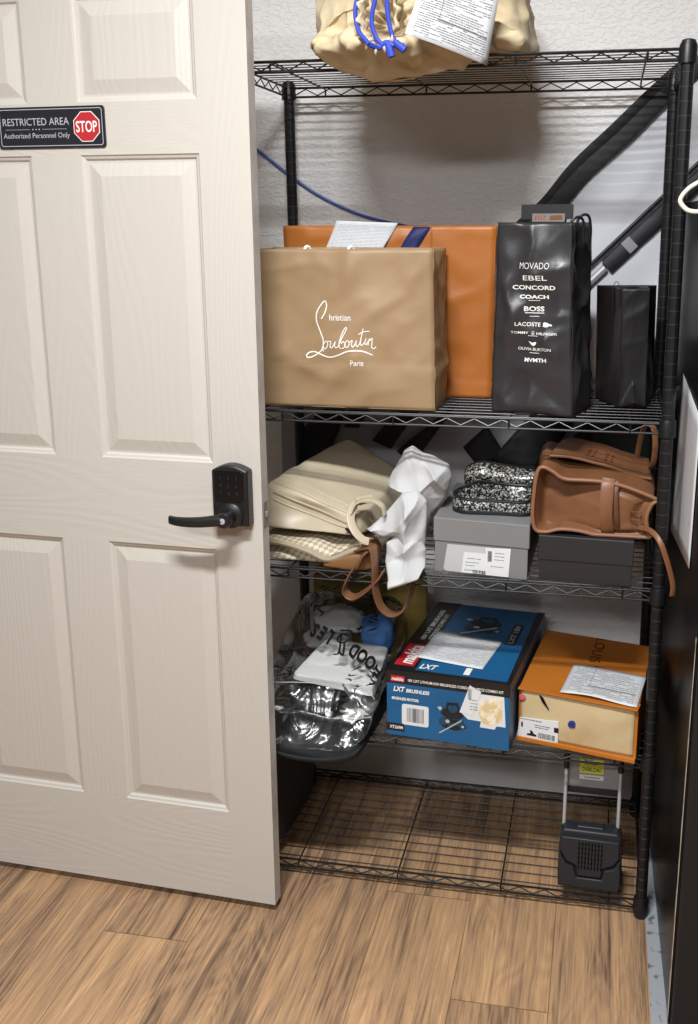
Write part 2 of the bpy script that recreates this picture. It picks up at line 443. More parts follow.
M['form'] = paper_print('printed_form', 20, .55, .36)
M['grey_form'] = paper_print('printed_grey_form', 30, .7, .5)
M['plain_sheet'] = paper_print('mostly_blank_sheet', 24, .3, .3)

def checker_mat():
    m = mat('checked_canvas', rgb(222, 210, 184), .6)
    nt = m.node_tree; b = nt.nodes['Principled BSDF']
    tc = nt.nodes.new('ShaderNodeTexCoord'); mp = nt.nodes.new('ShaderNodeMapping'); mp.inputs['Rotation'].default_value = (.5, .3, .6)
    ck = nt.nodes.new('ShaderNodeTexChecker'); ck.inputs['Scale'].default_value = 62
    ck.inputs['Color1'].default_value = rgb(208, 198, 174); ck.inputs['Color2'].default_value = rgb(164, 150, 128)
    nt.links.new(tc.outputs['UV'], ck.inputs[0]); nt.links.new(ck.outputs[0], b.inputs['Base Color'])
    ck.inputs['Scale'].default_value = 34
    return m
M['checker'] = checker_mat()

def glitter_mat():
    m = mat('crystal_glitter', rgb(70, 70, 70), .35, .3)
    nt = m.node_tree; b = nt.nodes['Principled BSDF']
    tc = nt.nodes.new('ShaderNodeTexCoord'); vo = nt.nodes.new('ShaderNodeTexVoronoi'); vo.inputs['Scale'].default_value = 330
    nt.links.new(tc.outputs['Object'], vo.inputs['Vector'])
    sp = nt.nodes.new('ShaderNodeSeparateColor'); nt.links.new(vo.outputs['Color'], sp.inputs[0])
    cr = nt.nodes.new('ShaderNodeValToRGB'); e = cr.color_ramp.elements
    e[0].position = .45; e[0].color = rgb(22, 22, 23); e[1].position = 1.0; e[1].color = rgb(212, 210, 200)
    nt.links.new(sp.outputs[0], cr.inputs[0]); nt.links.new(cr.outputs[0], b.inputs['Base Color'])
    bp = nt.nodes.new('ShaderNodeBump'); bp.inputs['Strength'].default_value = .8; bp.inputs['Distance'].default_value = .002
    nt.links.new(sp.outputs[1], bp.inputs['Height']); nt.links.new(bp.outputs[0], b.inputs['Normal'])
    return m
M['glitter'] = glitter_mat()

def plastic_mat():
    m = bpy.data.materials.new('clear_plastic_film'); m.use_nodes = True; nt = m.node_tree
    out = nt.nodes['Material Output']; nt.nodes.remove(nt.nodes['Principled BSDF'])
    tr = nt.nodes.new('ShaderNodeBsdfTransparent'); tr.inputs[0].default_value = (.93, .94, .95, 1)
    gl = nt.nodes.new('ShaderNodeBsdfGlossy'); gl.inputs['Roughness'].default_value = .16; gl.inputs[0].default_value = (.95, .95, .95, 1)
    fr = nt.nodes.new('ShaderNodeFresnel'); fr.inputs[0].default_value = 1.5
    tc = nt.nodes.new('ShaderNodeTexCoord'); n = nt.nodes.new('ShaderNodeTexNoise'); n.inputs['Scale'].default_value = 11; n.inputs['Detail'].default_value = 2
    n.inputs['Distortion'].default_value = 2.5
    nt.links.new(tc.outputs['Object'], n.inputs['Vector'])
    bp = nt.nodes.new('ShaderNodeBump'); bp.inputs['Strength'].default_value = .32; bp.inputs['Distance'].default_value = .012
    nt.links.new(n.outputs['Fac'], bp.inputs['Height'])
    nt.links.new(bp.outputs[0], gl.inputs['Normal']); nt.links.new(bp.outputs[0], fr.inputs['Normal'])
    ad = nt.nodes.new('ShaderNodeMath'); ad.operation = 'ADD'; ad.inputs[1].default_value = .025
    nt.links.new(fr.outputs[0], ad.inputs[0])
    mx = nt.nodes.new('ShaderNodeMixShader'); nt.links.new(ad.outputs[0], mx.inputs[0]); nt.links.new(tr.outputs[0], mx.inputs[1]); nt.links.new(gl.outputs[0], mx.inputs[2])
    nt.links.new(mx.outputs[0], out.inputs[0])
    return m
M['film'] = plastic_mat()

def floor_mat():
    m = bpy.data.materials.new('wood_plank_floor'); m.use_nodes = True; nt = m.node_tree; b = nt.nodes['Principled BSDF']
    L = nt.links.new
    def math_(op, a=None, bb=None):
        n = nt.nodes.new('ShaderNodeMath'); n.operation = op
        for i, q in enumerate((a, bb)):
            if q is None: continue
            if isinstance(q, (int, float)): n.inputs[i].default_value = q
            else: L(q, n.inputs[i])
        return n.outputs[0]
    tc = nt.nodes.new('ShaderNodeTexCoord'); sp = nt.nodes.new('ShaderNodeSeparateXYZ'); L(tc.outputs['Object'], sp.inputs[0])
    x, y = sp.outputs[0], sp.outputs[1]
    W, LEN = .195, 1.22
    px = math_('DIVIDE', math_('ADD', x, .375+W), W); idn = math_('FLOOR', px); fx = math_('FRACT', px)
    yy = math_('DIVIDE', math_('SUBTRACT', math_('ADD', y, .34), math_('MULTIPLY', math_('SUBTRACT', idn, 1), .90)), LEN)
    fy = math_('FRACT', yy); idy = math_('FLOOR', yy)
    wn = nt.nodes.new('ShaderNodeTexWhiteNoise'); wn.noise_dimensions = '2D'
    cb = nt.nodes.new('ShaderNodeCombineXYZ'); L(idn, cb.inputs[0]); L(idy, cb.inputs[1]); L(cb.outputs[0], wn.inputs['Vector'])
    rnd = wn.outputs['Value']
    off = math_('MULTIPLY', rnd, 37)
    cv = nt.nodes.new('ShaderNodeCombineXYZ'); L(math_('ADD', x, off), cv.inputs[0]); L(math_('ADD', math_('MULTIPLY', y, .085), off), cv.inputs[1])
    def nz(sc, ky, det, rough, dist):
        c_ = nt.nodes.new('ShaderNodeCombineXYZ'); L(math_('ADD', x, off), c_.inputs[0]); L(math_('ADD', math_('MULTIPLY', y, ky), off), c_.inputs[1])
        n = nt.nodes.new('ShaderNodeTexNoise'); n.inputs['Scale'].default_value = sc; n.inputs['Detail'].default_value = det
        n.inputs['Roughness'].default_value = rough; n.inputs['Distortion'].default_value = dist
        L(c_.outputs[0], n.inputs['Vector']); return n.outputs['Fac']
    n1_ = nz(28, .08, 9, .74, .8); fine = nz(190, .02, 4, .6, .15); slow = nz(7, .15, 2, .5, 1.0)
    sn = math_('SINE', math_('MULTIPLY', slow, 110))
    g = math_('ADD', math_('ADD', math_('MULTIPLY', n1_, .44), math_('MULTIPLY', fine, .32)), math_('MULTIPLY', slow, .24))
    g = math_('ADD', g, math_('MULTIPLY', sn, .018))
    g = math_('ADD', g, math_('MULTIPLY', math_('SUBTRACT', rnd, .5), .045))
    cr = nt.nodes.new('ShaderNodeValToRGB'); el = cr.color_ramp.elements
    el[0].position = .36; el[0].color = rgb(80, 63, 51)
    el[1].position = .66; el[1].color = rgb(206, 169, 129)
    for p, c in ((.425, rgb(120, 95, 74)), (.47, rgb(148, 118, 91)), (.515, rgb(166, 132, 99)), (.57, rgb(182, 144, 106))):
        e = el.new(p); e.color = c
    L(g, cr.inputs[0])
    seam = math_('MAXIMUM', math_('LESS_THAN', fx, .010), math_('LESS_THAN', fy, .0022))
    mx = nt.nodes.new('ShaderNodeMix'); mx.data_type = 'RGBA'; L(math_('MULTIPLY', seam, .6), mx.inputs[0]); L(cr.outputs[0], mx.inputs[6]); mx.inputs[7].default_value = rgb(66, 46, 32)
    L(mx.outputs[2], b.inputs['Base Color'])
    b.inputs['Roughness'].default_value = .5; b.inputs['Specular IOR Level'].default_value = .35
    bp = nt.nodes.new('ShaderNodeBump'); bp.inputs['Strength'].default_value = .15; bp.inputs['Distance'].default_value = .002
    L(n1_, bp.inputs['Height']); L(bp.outputs[0], b.inputs['Normal'])
    return m
def wall_mat():
    m = mat('knockdown_wall_paint', rgb(247, 246, 244), .7)
    nt = m.node_tree; b = nt.nodes['Principled BSDF']
    tc = nt.nodes.new('ShaderNodeTexCoord'); mp = nt.nodes.new('ShaderNodeMapping'); mp.inputs['Scale'].default_value = (1, 1, 1.7)
    nt.links.new(tc.outputs['Object'], mp.inputs[0])
    n = nt.nodes.new('ShaderNodeTexNoise'); n.inputs['Scale'].default_value = 75; n.inputs['Detail'].default_value = 3; n.inputs['Distortion'].default_value = .5
    nt.links.new(mp.outputs[0], n.inputs['Vector'])
    mr = nt.nodes.new('ShaderNodeMapRange'); mr.inputs[1].default_value = .42; mr.inputs[2].default_value = .62; mr.interpolation_type = 'SMOOTHSTEP'
    nt.links.new(n.outputs['Fac'], mr.inputs[0])
    bp = nt.nodes.new('ShaderNodeBump'); bp.inputs['Strength'].default_value = .6; bp.inputs['Distance'].default_value = .002
    nt.links.new(mr.outputs[0], bp.inputs['Height']); nt.links.new(bp.outputs[0], b.inputs['Normal'])
    return m

# ------------------------------------------------------------------ setting
YW = .485
mb = MB(); mb.box(-3.2, -4.6, -.05, 2.4, YW, 0); tag(mb.build('floor', floor_mat(), smooth=False), 'brown wood plank floor', kind='structure')
mb = MB(); mb.box(-3.2, YW, -.05, 2.4, YW+.1, 2.7); tag(mb.build('wall_back', wall_mat(), smooth=False), 'white textured wall behind the rack', kind='structure')
mb = MB(); mb.box(-3.2, -4.6, 2.7, 2.4, YW+.1, 2.76); tag(mb.build('ceiling', M['base_paint'], smooth=False), 'white ceiling', kind='structure')
mb = MB(); mb.box(-3.2, YW-.012, 0, .6, YW, .095); tag(mb.build('baseboard_back', M['base_paint'], bevel=.004, smooth=False), 'white baseboard under the back wall', kind='structure')
mb = MB(); mb.box(.019, -.9, 0, .052, YW-.012, .003); tag(mb.build('trim_1', M['grey_strip'], bevel=.002, smooth=False), 'scuffed grey strip along the floor at the right', kind='structure')

# --- door: local x along the door (0 at the free edge, negative to the hinge), y depth, z up
DO = Vector((-.8, -.147, 0)); DANG = math.atan2(-.04689, .9989)
def dfr(s, z, off=0):
    return (DO + Vector((math.cos(DANG)*s + math.sin(DANG)*off, math.sin(DANG)*s - math.cos(DANG)*off, z)))
DUX = Vector((math.cos(DANG), math.sin(DANG), 0)); DN = Vector((math.sin(DANG), -math.cos(DANG), 0))
mb = MB()
xs = [-.814, -.711, -.461, -.353, -.103, 0]; zs = [.02, .24, .853, 1.037, 1.64, 1.737, 1.93, 2.05]
def dq(a, b, mi=0): mb.add(a, [tuple(range(len(a)))], mi)
prof = [(0, 0), (.0025, .003), (.007, .0045), (.0105, .0085), (.0145, .0085), (.040, .002)]
for i in range(5):
    for j in range(7):
        x0, x1, z0, z1 = xs[i], xs[i+1], zs[j], zs[j+1]
        if i in (1, 3) and j in (1, 3, 5):
            rings = [[(x0+d, z0+d), (x1-d, z0+d), (x1-d, z1-d), (x0+d, z1-d)] for d, _ in prof]
            for k in range(len(prof)-1):
                for e in range(4):
                    a, b2 = rings[k][e], rings[k][(e+1) % 4]; c2, d2 = rings[k+1][(e+1) % 4], rings[k+1][e]
                    mb.add([(a[0], prof[k][1], a[1]), (b2[0], prof[k][1], b2[1]), (c2[0], prof[k+1][1], c2[1]), (d2[0], prof[k+1][1], d2[1])], [(0, 1, 2, 3)], 0)
            mb.add([(q[0], prof[-1][1], q[1]) for q in rings[-1]], [(0, 1, 2, 3)], 0)
        else:
            mb.add([(x0, 0, z0), (x1, 0, z0), (x1, 0, z1), (x0, 0, z1)], [(0, 1, 2, 3)], 1 if (j % 2 == 0 and 0 < i < 4) else 0)
T = .035
for j in range(7): mb.add([(0, 0, zs[j]), (0, T, zs[j]), (0, T, zs[j+1]), (0, 0, zs[j+1])], [(0, 1, 2, 3)], 2)
mb.add([(-.814, 0, .02), (-.814, T, .02), (-.814, T, 2.05), (-.814, 0, 2.05)], [(0, 3, 2, 1)], 2)
mb.add([(-.814, T, .02), (0, T, .02), (0, T, 2.05), (-.814, T, 2.05)], [(3, 2, 1, 0)], 0)
for z in (.02, 2.05): mb.add([(-.814, 0, z), (0, 0, z), (0, T, z), (-.814, T, z)], [(0, 1, 2, 3)], 2)
door = mb.build('door_1', [M['door_v'], M['door_h'], M['door_edge']], smooth=False, merge=True)
door.location = DO; door.rotation_euler = (0, 0, DANG)
tag(door, 'off-white six panel door standing open at the left', kind='structure')
def on_door(mbx, name, m, parent, **k):
    o = mbx.build(name, m, None, **k); o.parent = parent; return o     # coordinates local to the door
# lock: arched escutcheon, glass keypad, lever
arch = [(-.095, .915), (-.018, .915)] + [(-.018 - .077*t, 1.030 + .012*math.sin(math.pi*t)) for t in [k/10 for k in range(11)]]
FD = ((0, 0, 0), (1, 0, 0), (0, 0, 1), (0, -1, 0))
mb = MB(); mb.prism(arch, FD, -.001, .030); lock = on_door(mb, 'keypad_lock', M['lock'], door, bevel=.004, seg=3)
tag(lock, 'black keypad lever lock')
mb = MB(); mb.prism(rrect(-.089, .966, -.027, 1.030, .006), FD, .0295, .0312); kp = on_door(mb, 'touch_keypad', M['screen'], lock, bevel=.0005)
mb = MB(); mpd = lambda a, b: (a, -.0318, b)
for i, t in enumerate('123456789'): put_text(mb, t, mpd, -.075+.017*(i % 3), 1.016-.016*(i//3), h=.007)
on_door(mb, 'key_digits', M['key_print'], lock, smooth=False)
mb = MB()   # rose and hub, axis along -y
def lathe_y(mbx, prof, cx, cz, n=20):
    o = len(mbx.v)
    for r, y in prof:
        for k in range(n):
            a = 2*math.pi*k/n; mbx.v.append((cx+r*math.cos(a), -y, cz+r*math.sin(a)))
    for i in range(len(prof)-1):
        for k in range(n):
            mbx.f.append((o+i*n+k, o+(i+1)*n+k, o+(i+1)*n+(k+1) % n, o+i*n+(k+1) % n)); mbx.mi.append(0)
    for e in (0, len(prof)-1):
        mbx.f.append(tuple(o+e*n+k for k in range(n))); mbx.mi.append(0)
lathe_y(mb, [(.027, .029), (.027, .033), (.024, .036), (.014, .038), (.013, .060), (.016, .062), (.016, .074), (.014, .077)], -.055, .938)
LV = [(-.055, -.068, .938), (-.075, -.070, .936), (-.105, -.072, .932), (-.135, -.072, .930), (-.158, -.070, .930), (-.174, -.066, .931)]
pts = spline(LV, 5); m = len(pts)
o0 = len(mb.v)
for i, p in enumerate(pts):
    t = i/(m-1); hz = lerp(.0125, .0085, t); hy = lerp(.011, .006, t)
    for k in range(12):
        a = 2*math.pi*k/12; ca, sa = math.cos(a), math.sin(a)
        mb.v.append((p.x, p.y+hy*math.copysign(abs(ca)**.7, ca), p.z+hz*math.copysign(abs(sa)**.7, sa)))
for i in range(m-1):
    for k in range(12): mb.f.append((o0+i*12+k, o0+i*12+(k+1) % 12, o0+(i+1)*12+(k+1) % 12, o0+(i+1)*12+k)); mb.mi.append(0)
mb.f.append(tuple(o0+(m-1)*12+k for k in range(12))); mb.mi.append(0); mb.f.append(tuple(o0+k for k in range(12))); mb.mi.append(0)
on_door(mb, 'lever_handle', M['lock'], lock, angle=50)
mb = MB(); lathe_y(mb, [(.006, .076), (.006, .0785), (.004, .079)], -.055, .938); on_door(mb, 'key_cylinder', M['steel'], lock)
mb = MB(); mb.box(-.0005, .006, .905, .0010, .029, .958); lp = on_door(mb, 'latch_plate', M['dull_steel'], door, bevel=.0005)
mb = MB(); mb.hexa([(.001, .012, .926), (.007, .016, .926), (.007, .023, .926), (.001, .023, .926), (.001, .012, .938), (.007, .016, .938), (.007, .023, .938), (.001, .023, .938)])
on_door(mb, 'latch_bolt', M['dull_steel'], lp, bevel=.001)

# ------------------------------------------------------------------ wire rack
W, D, ZT = .8837, .4199, 1.829
ZS = [ZT-.0108, 1.1237, .7719, .388, .0418]
TR = .0197
def lean(z): return -.0075*(z-.9)/.9
rack = thing('wire_shelving_unit', 'black five-tier wire shelving rack standing against the wall', 'shelving rack', (-W/2, D/2, 0))
for cx, cy in ((0, 0), (-W, 0), (0, D), (-W, D)):
    mb = MB(); pr = [(.0122, .022)]
    z = .0254*2
    while z < ZT-.012:
        pr += [(.0127, z-.0010), (.0123, z-.0007), (.0123, z+.0007), (.0127, z+.0010)]; z += .0254
    pr += [(.0127, ZT-.004)]
    mb.lathe(pr, cx, cy, 14, lean)
    # grooves show a lighter ring
    po = mb.build('post', [M['black_metal'], M['post_groove']], rack, angle=25)
    for p in po.data.polygons:
        zc = p.center.z; d = abs((zc/.0254)-round(zc/.0254))*.0254
        if d < .0004 and .045 < zc < ZT-.01 and len(p.vertices) == 4: p.material_index = 1
    mb = MB(); mb.lathe([(.0135, ZT-.006), (.0137, ZT), (.012, ZT+.004), (.006, ZT+.006)], cx, cy, 14, lean); mb.build('post_cap', M['black_plastic'], po)
    mb = MB(); mb.lathe([(.004, 0), (.0125, .0005), (.0150, .004), (.0155, .012), (.0135, .024)], cx, cy, 14, lean); mb.build('levelling_foot', M['black_plastic'], po)
def wire_shelf(z):
    dx = lean(z); x0, x1 = -W+dx, dx
    mb = MB()
    for k in range(12):                      # long deck wires
        y = .016+(D-.032)*k/11
        mb.tube([(x0+.004, y, z), (x1-.004, y, z)], .0012, 6)
    for xb in (.089, .329, .570, .812):      # cross braces, bent down over the trusses
        x = x0+xb
        mb.tube([(x, -.001, z-TR), (x, -.0035, z-.006), (x, .004, z-.0032), (x, D-.004, z-.0032), (x, D+.0035, z-.006), (x, D+.001, z-TR)], .0021, 6)
    root = mb.build('wire_shelf', M['black_wire'], rack)
    def truss(a, b, n):
        t = MB(); a, b = Vector(a), Vector(b); d = (b-a).normalized(); e = .013
        a2, b2 = a+d*e, b-d*e
        for zz in (0, -TR): t.tube([a2+V(0, 0, zz), b2+V(0, 0, zz)], .0026, 8)
        pts = [lerp(a2, b2, i/(2*n)) + V(0, 0, -.0030 if i % 2 else -TR+.0030) for i in range(2*n+1)]
        t.tube(pts, .0016, 6)
        t.build('truss', M['black_wire'], root)
    truss((x0, 0, z), (x1, 0, z), 15); truss((x0, D, z), (x1, D, z), 15)
    truss((x0, 0, z), (x0, D, z), 7); truss((x1, 0, z), (x1, D, z), 7)
    for cx, cy in ((x0, 0), (x1, 0), (x0, D), (x1, D)):
        c = MB(); c.lathe([(.0145, z-.026), (.0172, z-.0255), (.0165, z+.004), (.0150, z+.009), (.0128, z+.0095)], cx, cy, 16)
        c.build('collar', M['black_metal'], root)
for z in ZS: wire_shelf(z)
Z2, Z3, Z4, Z5 = [z+.0032 for z in ZS[1:]]
ZTOP = ZS[0]+.0032

# ------------------------------------------------------------------ black cabinet at the right
CX, CY, CB = .0510, -.33, .445       # near corner; the side leans in slightly towards the back
def cx_at(y): return lerp(.0510, .036, (y-CY)/(CB-CY))
cab = thing('cabinet', 'tall black cabinet with a glossy side panel at the right of the rack', 'cabinet', (.3, 0, 0))
mb = MB(); mb.hexa([(CX, CY, .004), (.66, CY, .004), (.66, CB, .004), (.036, CB, .004), (CX, CY, 1.555), (.66, CY, 1.555), (.66, CB, 1.555), (.036, CB, 1.555)]); mb.build('carcass', M['cab_side'], cab, bevel=.004, smooth=False)
mb = MB(); mb.box(CX+.004, CY-.022, .012, .66, CY-.001, 1.55); dr = mb.build('cabinet_door', M['cab_front'], cab, bevel=.003, smooth=False)
tag(dr, 'matte black cabinet door')
mb = MB(); mb.box(.60, CY-.050, .85, .615, CY-.038, 1.15); mb.box(.60, CY-.040, .86, .615, CY-.022, .875); mb.box(.60, CY-.040, 1.125, .615, CY-.022, 1.14)
mb.build('pull_handle', M['dull_steel'], dr, bevel=.003)
mb = MB()
mb.grid(2, 60, lambda u, v: (CX-.0008, CY+.001+(.020+.014*noise.noise(Vector((0, 3, v*22))))*u*(1-.6*v), .005+v*.80))
tag(mb.build('worn_edge', M['cab_edge'], cab, solid=.0006), 'pale worn corner edge')
# sheet taped to the side
s = sheet('paper_notice', [(cx_at(.26)-.004, .26, .832), (cx_at(-.16)-.004, -.16, .878), (cx_at(-.16)-.003, -.16, 1.165), (cx_at(.22)-.003, .22, 1.195)], M['plain_sheet'], bend=lambda u, v: -.0006)
tag(s, 'white printed paper sheet stuck on the side of the black cabinet', 'paper')
# hanger resting on top
mb = MB()
hp = spline([(.30, -.10, 1.564), (.14, -.11, 1.568), (.045, -.12, 1.585), (.008, -.12, 1.575), (-.012, -.12, 1.552), (-.002, -.12, 1.535), (.014, -.121, 1.530), (.032, -.122, 1.532)], 8)
mb.tube(hp, .0042, 10)
tag(mb.build('coat_hanger', M['hanger']), 'ivory plastic hanger end poking over the top of the black cabinet', 'hanger')

# ------------------------------------------------------------------ banner bundle behind the rack
ban = thing('folded_banner', 'folded black and white fabric banner with poles wedged behind the rack', 'banner', (-.3, .44, .8))
def cloth(name, poly, y, m, th=.004, seed=0, amp=.006, parent=ban, sc=5):
    """fabric panel: polygon in (x,z) filled, subdivided and rippled, real thickness"""
    bm = bmesh.new()
    vs = [bm.verts.new((a, y, b)) for a, b in poly]; bm.faces.new(vs)
    bmesh.ops.triangulate(bm, faces=bm.faces)
    for _ in range(4):
        bmesh.ops.subdivide_edges(bm, edges=[e for e in bm.edges if e.calc_length() > .03], cuts=1, use_grid_fill=True)
        bmesh.ops.triangulate(bm, faces=[f for f in bm.faces if len(f.verts) > 4])
    for v in bm.verts:
        d = v.co.x*.77+v.co.z*-.64; e = v.co.x*.64+v.co.z*.77
        v.co.y += amp*noise.noise(Vector((d*sc*3.2, e*sc*.6, seed))) - .3*amp*abs(noise.noise(Vector((d*sc*7, e*sc, seed+5))))
    bmesh.ops.recalc_face_normals(bm, faces=bm.faces)
    me = bpy.data.meshes.new(name); bm.to_mesh(me); bm.free(); me.materials.append(m)
    me.polygons.foreach_set('use_smooth', [True]*len(me.polygons))
    o = bpy.data.objects.new(name, me); COL.objects.link(o); o.parent = parent; o.matrix_parent_inverse = Matrix.Translation(-Vector(parent.location))
    md = o.modifiers.new('solid', 'SOLIDIFY'); md.thickness = th; md.offset = 0
    return o
# upper sheet: white field right of a black border, down to the shelf below
cloth('white_panel', [(-.30, 1.515), (.01, 1.80), (.10, 1.86), (.16, 1.80), (.16, 1.15), (-.28, 1.13)], .470, M['banner_white'], seed=2, amp=.010)
# black hem: rolled border, tapering
mb = MB()
hem = spline([(-.33, .457, 1.49), (-.27, .457, 1.545), (-.205, .456, 1.625), (-.12, .457, 1.705), (-.055, .457, 1.768), (.0, .458, 1.818), (.05, .458, 1.858)], 6)
mb.ribbon(hem, lambda t: (.70, .08*math.sin(9*t), -.70), .050, .010); mb.build('black_border', M['banner_black'], ban, angle=60)
mb = MB(); mb.ribbon([p+V(-.012, -.004, .012) for p in hem], lambda t: (.70, .25, -.70), .026, .006); mb.build('border_fold', M['banner_black'], ban, angle=60)
# pole and sleeve
dirp = Vector((.711, 0, .703))
a = Vector((-.185, .456, 1.362))
mb = MB(); mb.tube([a+V(-.020, 0, .020), a+dirp*.46+V(-.020, 0, .020)], .0045, 8); mb.build('pole', M['black_plastic'], ban)
mb = MB(); mb.ribbon([a+dirp*t*.01 for t in range(7, 45)], (.7, 0, -.7), .036, .016); sl = mb.build('pole_sleeve', M['banner_navy'], ban, angle=60)
mb = MB(); mb.ribbon([a+dirp*(.128+.006*t)+V(0, -.0088, 0) for t in range(5)], (.7, 0, -.7), .032, .002); tag(mb.build('sleeve_tag', M['grey_plate'], sl), 'grey tag')
mb = MB(); mb.tube([a-dirp*.05, a+dirp*.065], .009, 10); tag(mb.build('pole_end', M['steel'], ban), 'silver pole end')
# lower folds seen between second and third shelf
cloth('grey_panel', [(-.95, .72), (-.95, 1.12), (.03, 1.12), (.03, .72)], .477, M['banner_grey'], seed=6, amp=.006)
for k, (poly, nm, mt_) in enumerate([
    ([(-.90, .83), (-.90, .985), (-.835, 1.045), (-.79, 1.065), (-.775, 1.04), (-.81, .95), (-.835, .83)], 'navy_fold', 'banner_navy'),
    ([(-.705, .97), (-.60, 1.095), (-.53, 1.10), (-.60, 1.03), (-.655, .95)], 'black_stripe', 'banner_black'),
    ([(-.64, .945), (-.475, 1.085), (-.60, .91)], 'black_stripe', 'banner_black'),
    ([(-.78, 1.00), (-.745, 1.095), (-.69, 1.095), (-.74, 1.0)], 'black_stripe', 'banner_black'),
    ([(-.40, .93), (-.27, 1.09), (-.235, 1.085), (-.195, 1.03), (-.25, .96), (-.30, .90)], 'black_stripe', 'banner_black'),
    ([(-.23, .95), (-.17, 1.02), (-.12, 1.10), (.03, 1.10), (.03, .93)], 'black_stripe', 'banner_black'),
    ([(-.47, .96), (-.41, 1.02), (-.36, .94), (-.42, .90)], 'black_stripe', 'banner_black')]):
    cloth(nm, poly, .466-.003*(k % 3), M[mt_], th=.004, seed=k+11, amp=.005)

# ------------------------------------------------------------------ wall cable
mb = MB()
mb.tube(spline([(-1.25, .479, 1.86), (-1.1, .479, 1.762), (-.985, .479, 1.679), (-.905, .479, 1.620), (-.83, .479, 1.572), (-.731, .479, 1.529), (-.619, .479, 1.503), (-.48, .479, 1.478), (-.34, .479, 1.44), (-.3, .479, 1.32)], 8), .0034, 8)
tag(mb.build('network_cable', M['cable_blue']), 'thin blue cable sagging along the white wall', 'cable')

# ------------------------------------------------------------------ sign on the door
DFR = (dfr(0, 0, 0), DUX, V(0, 0, 1), DN)
sg = thing('door_sign', 'black restricted area sign with a red stop octagon stuck on the white door', 'sign', dfr(-.41, 1.69, .002))
mb = MB(); mb.prism(rrect(-.527, 1.654, -.294, 1.731, .006), DFR, .0005, .0035); mb.build('sign_plate', M['sign_black'], sg, smooth=False, bevel=.0004)
mb = MB(); o_ = rrect(-.522, 1.658, -.299, 1.727, .005); i_ = rrect(-.5207, 1.6593, -.3003, 1.7257, .004)
mp = frame_map(DFR, .0039); n_ = len(o_)
mb.add([mp(*q) for q in o_]+[mp(*q) for q in i_], [(k, (k+1) % n_, n_+(k+1) % n_, n_+k) for k in range(n_)]); mb.build('border_line', M['silver_print'], sg, smooth=False)
mb = MB(); put_text(mb, 'RESTRICTED AREA', mp, -.443, 1.7035, .145, .0135); put_text(mb, 'Authorized Personnel Only', mp, -.443, 1.6765, .145, .0125)
for s0, s1 in ((-.51, -.457), (-.429, -.376)): mb.add([mp(s0, 1.6890), mp(s1, 1.6890), mp(s1, 1.6896), mp(s0, 1.6896)], [(0, 1, 2, 3)])
for cx in (-.450, -.443, -.436): mb.add([mp(cx+.0018*math.cos(k*math.pi/2), 1.6893+.0014*math.sin(k*math.pi/2)) for k in range(4)], [(0, 1, 2, 3)])
mb.build('sign_lettering', M['silver_print'], sg, smooth=False)
oc = lambda r: [(-.333+r*math.cos(math.radians(22.5+45*k)), 1.6925+r*math.sin(math.radians(22.5+45*k))) for k in range(8)]
decal('octagon_border', oc(.0300), DFR, M['white'], sg, .0035, .0040); decal('stop_octagon', oc(.0285), DFR, M['stop_red'], sg, .0040, .0043)
mb = MB(); put_text(mb, 'STOP', frame_map(DFR, .0046), -.333, 1.6925, .045, .021, bold=.012); mb.build('stop_lettering', M['white'], sg, smooth=False)

# ------------------------------------------------------------------ paper bags
class Bag:
    """paper carrier: four crumpled walls and a bottom; point(side,u,v) is the outer surface"""
    def __init__(s, bot, top, z0, z1, crump, seed, gusset=.0, fold=None, bulge=.006, slump=None, tri=0):
        s.tri = tri
        s.b = [Vector((x, y, z0)) for x, y in bot]; s.t = [Vector((x, y, z1)) for x, y in top]
        s.cr, s.seed, s.gus, s.fold, s.bulge, s.slump = crump, seed, gusset, fold, bulge, slump
    def point(s, k, u, v, off=0):
        a, b = s.b[k], s.b[(k+1) % 4]; c, d = s.t[(k+1) % 4], s.t[k]
        P = lerp(lerp(a, b, u), lerp(d, c, u), v)
        nn = (b-a).cross(V(0, 0, 1)).normalized()
        L = (b-a).length; e = min(1, 6*min(u, 1-u)); ez = min(1, 4*v)
        q = P*1.0
        cr = fbm(q, 6, s.seed)*.6 + .9*max(0, ridge((q.x+.6*q.z, q.y, q.z-.5*q.x), 5, s.seed+3))**3*(.5+fbm(q, 4, s.seed+9)) + .45*max(0, ridge((q.x-.8*q.z, q.y, q.z), 9, s.seed+4))**3 + .25*ridge(q, 14, s.seed+6)
        dsp = s.bulge*math.sin(math.pi*u)*math.sin(math.pi*min(1, v*1.0))**.7 + s.cr*(cr-.25)*(.25+.75*e)*(.3+.7*ez)
        if k in (1, 3) and s.gus: dsp -= s.gus*(1-abs(2*u-1))*smooth01(v*1.3-.15)
        if s.fold is not None: dsp -= .0012*math.exp(-((v-s.fold)/.008)**2)
        if s.tri and k == 0:
            vt = s.tri*(1-abs(2*u-1)); dsp += .10*max(0, vt-v)*min(1, v*25+.05)
        z = 0
        if s.slump: z = s.slump(k, u)*smooth01((v-.6)/.4)
        return P + nn*(dsp+off) + V(0, 0, z)
    def build(s, name, m, parent, nu=36, nv=44):
        mb = MB()
        for k in range(4): mb.grid(nu if k in (0, 2) else nu//2, nv, lambda u, v, k=k: s.point(k, u, v))
        mb.add(s.b, [(3, 2, 1, 0)])
        return mb.build(name, m, parent, merge=True, solid=.0014, angle=45, recalc=False)
    def front(s, off=.0008):
        a, b = s.b[0], s.b[1]; L = (b-a).length; z0 = s.b[0].z; H = s.t[0].z-z0
        return lambda x, z: s.point(0, x/L, (z-z0)/H, off)      # x in metres from the left bottom corner

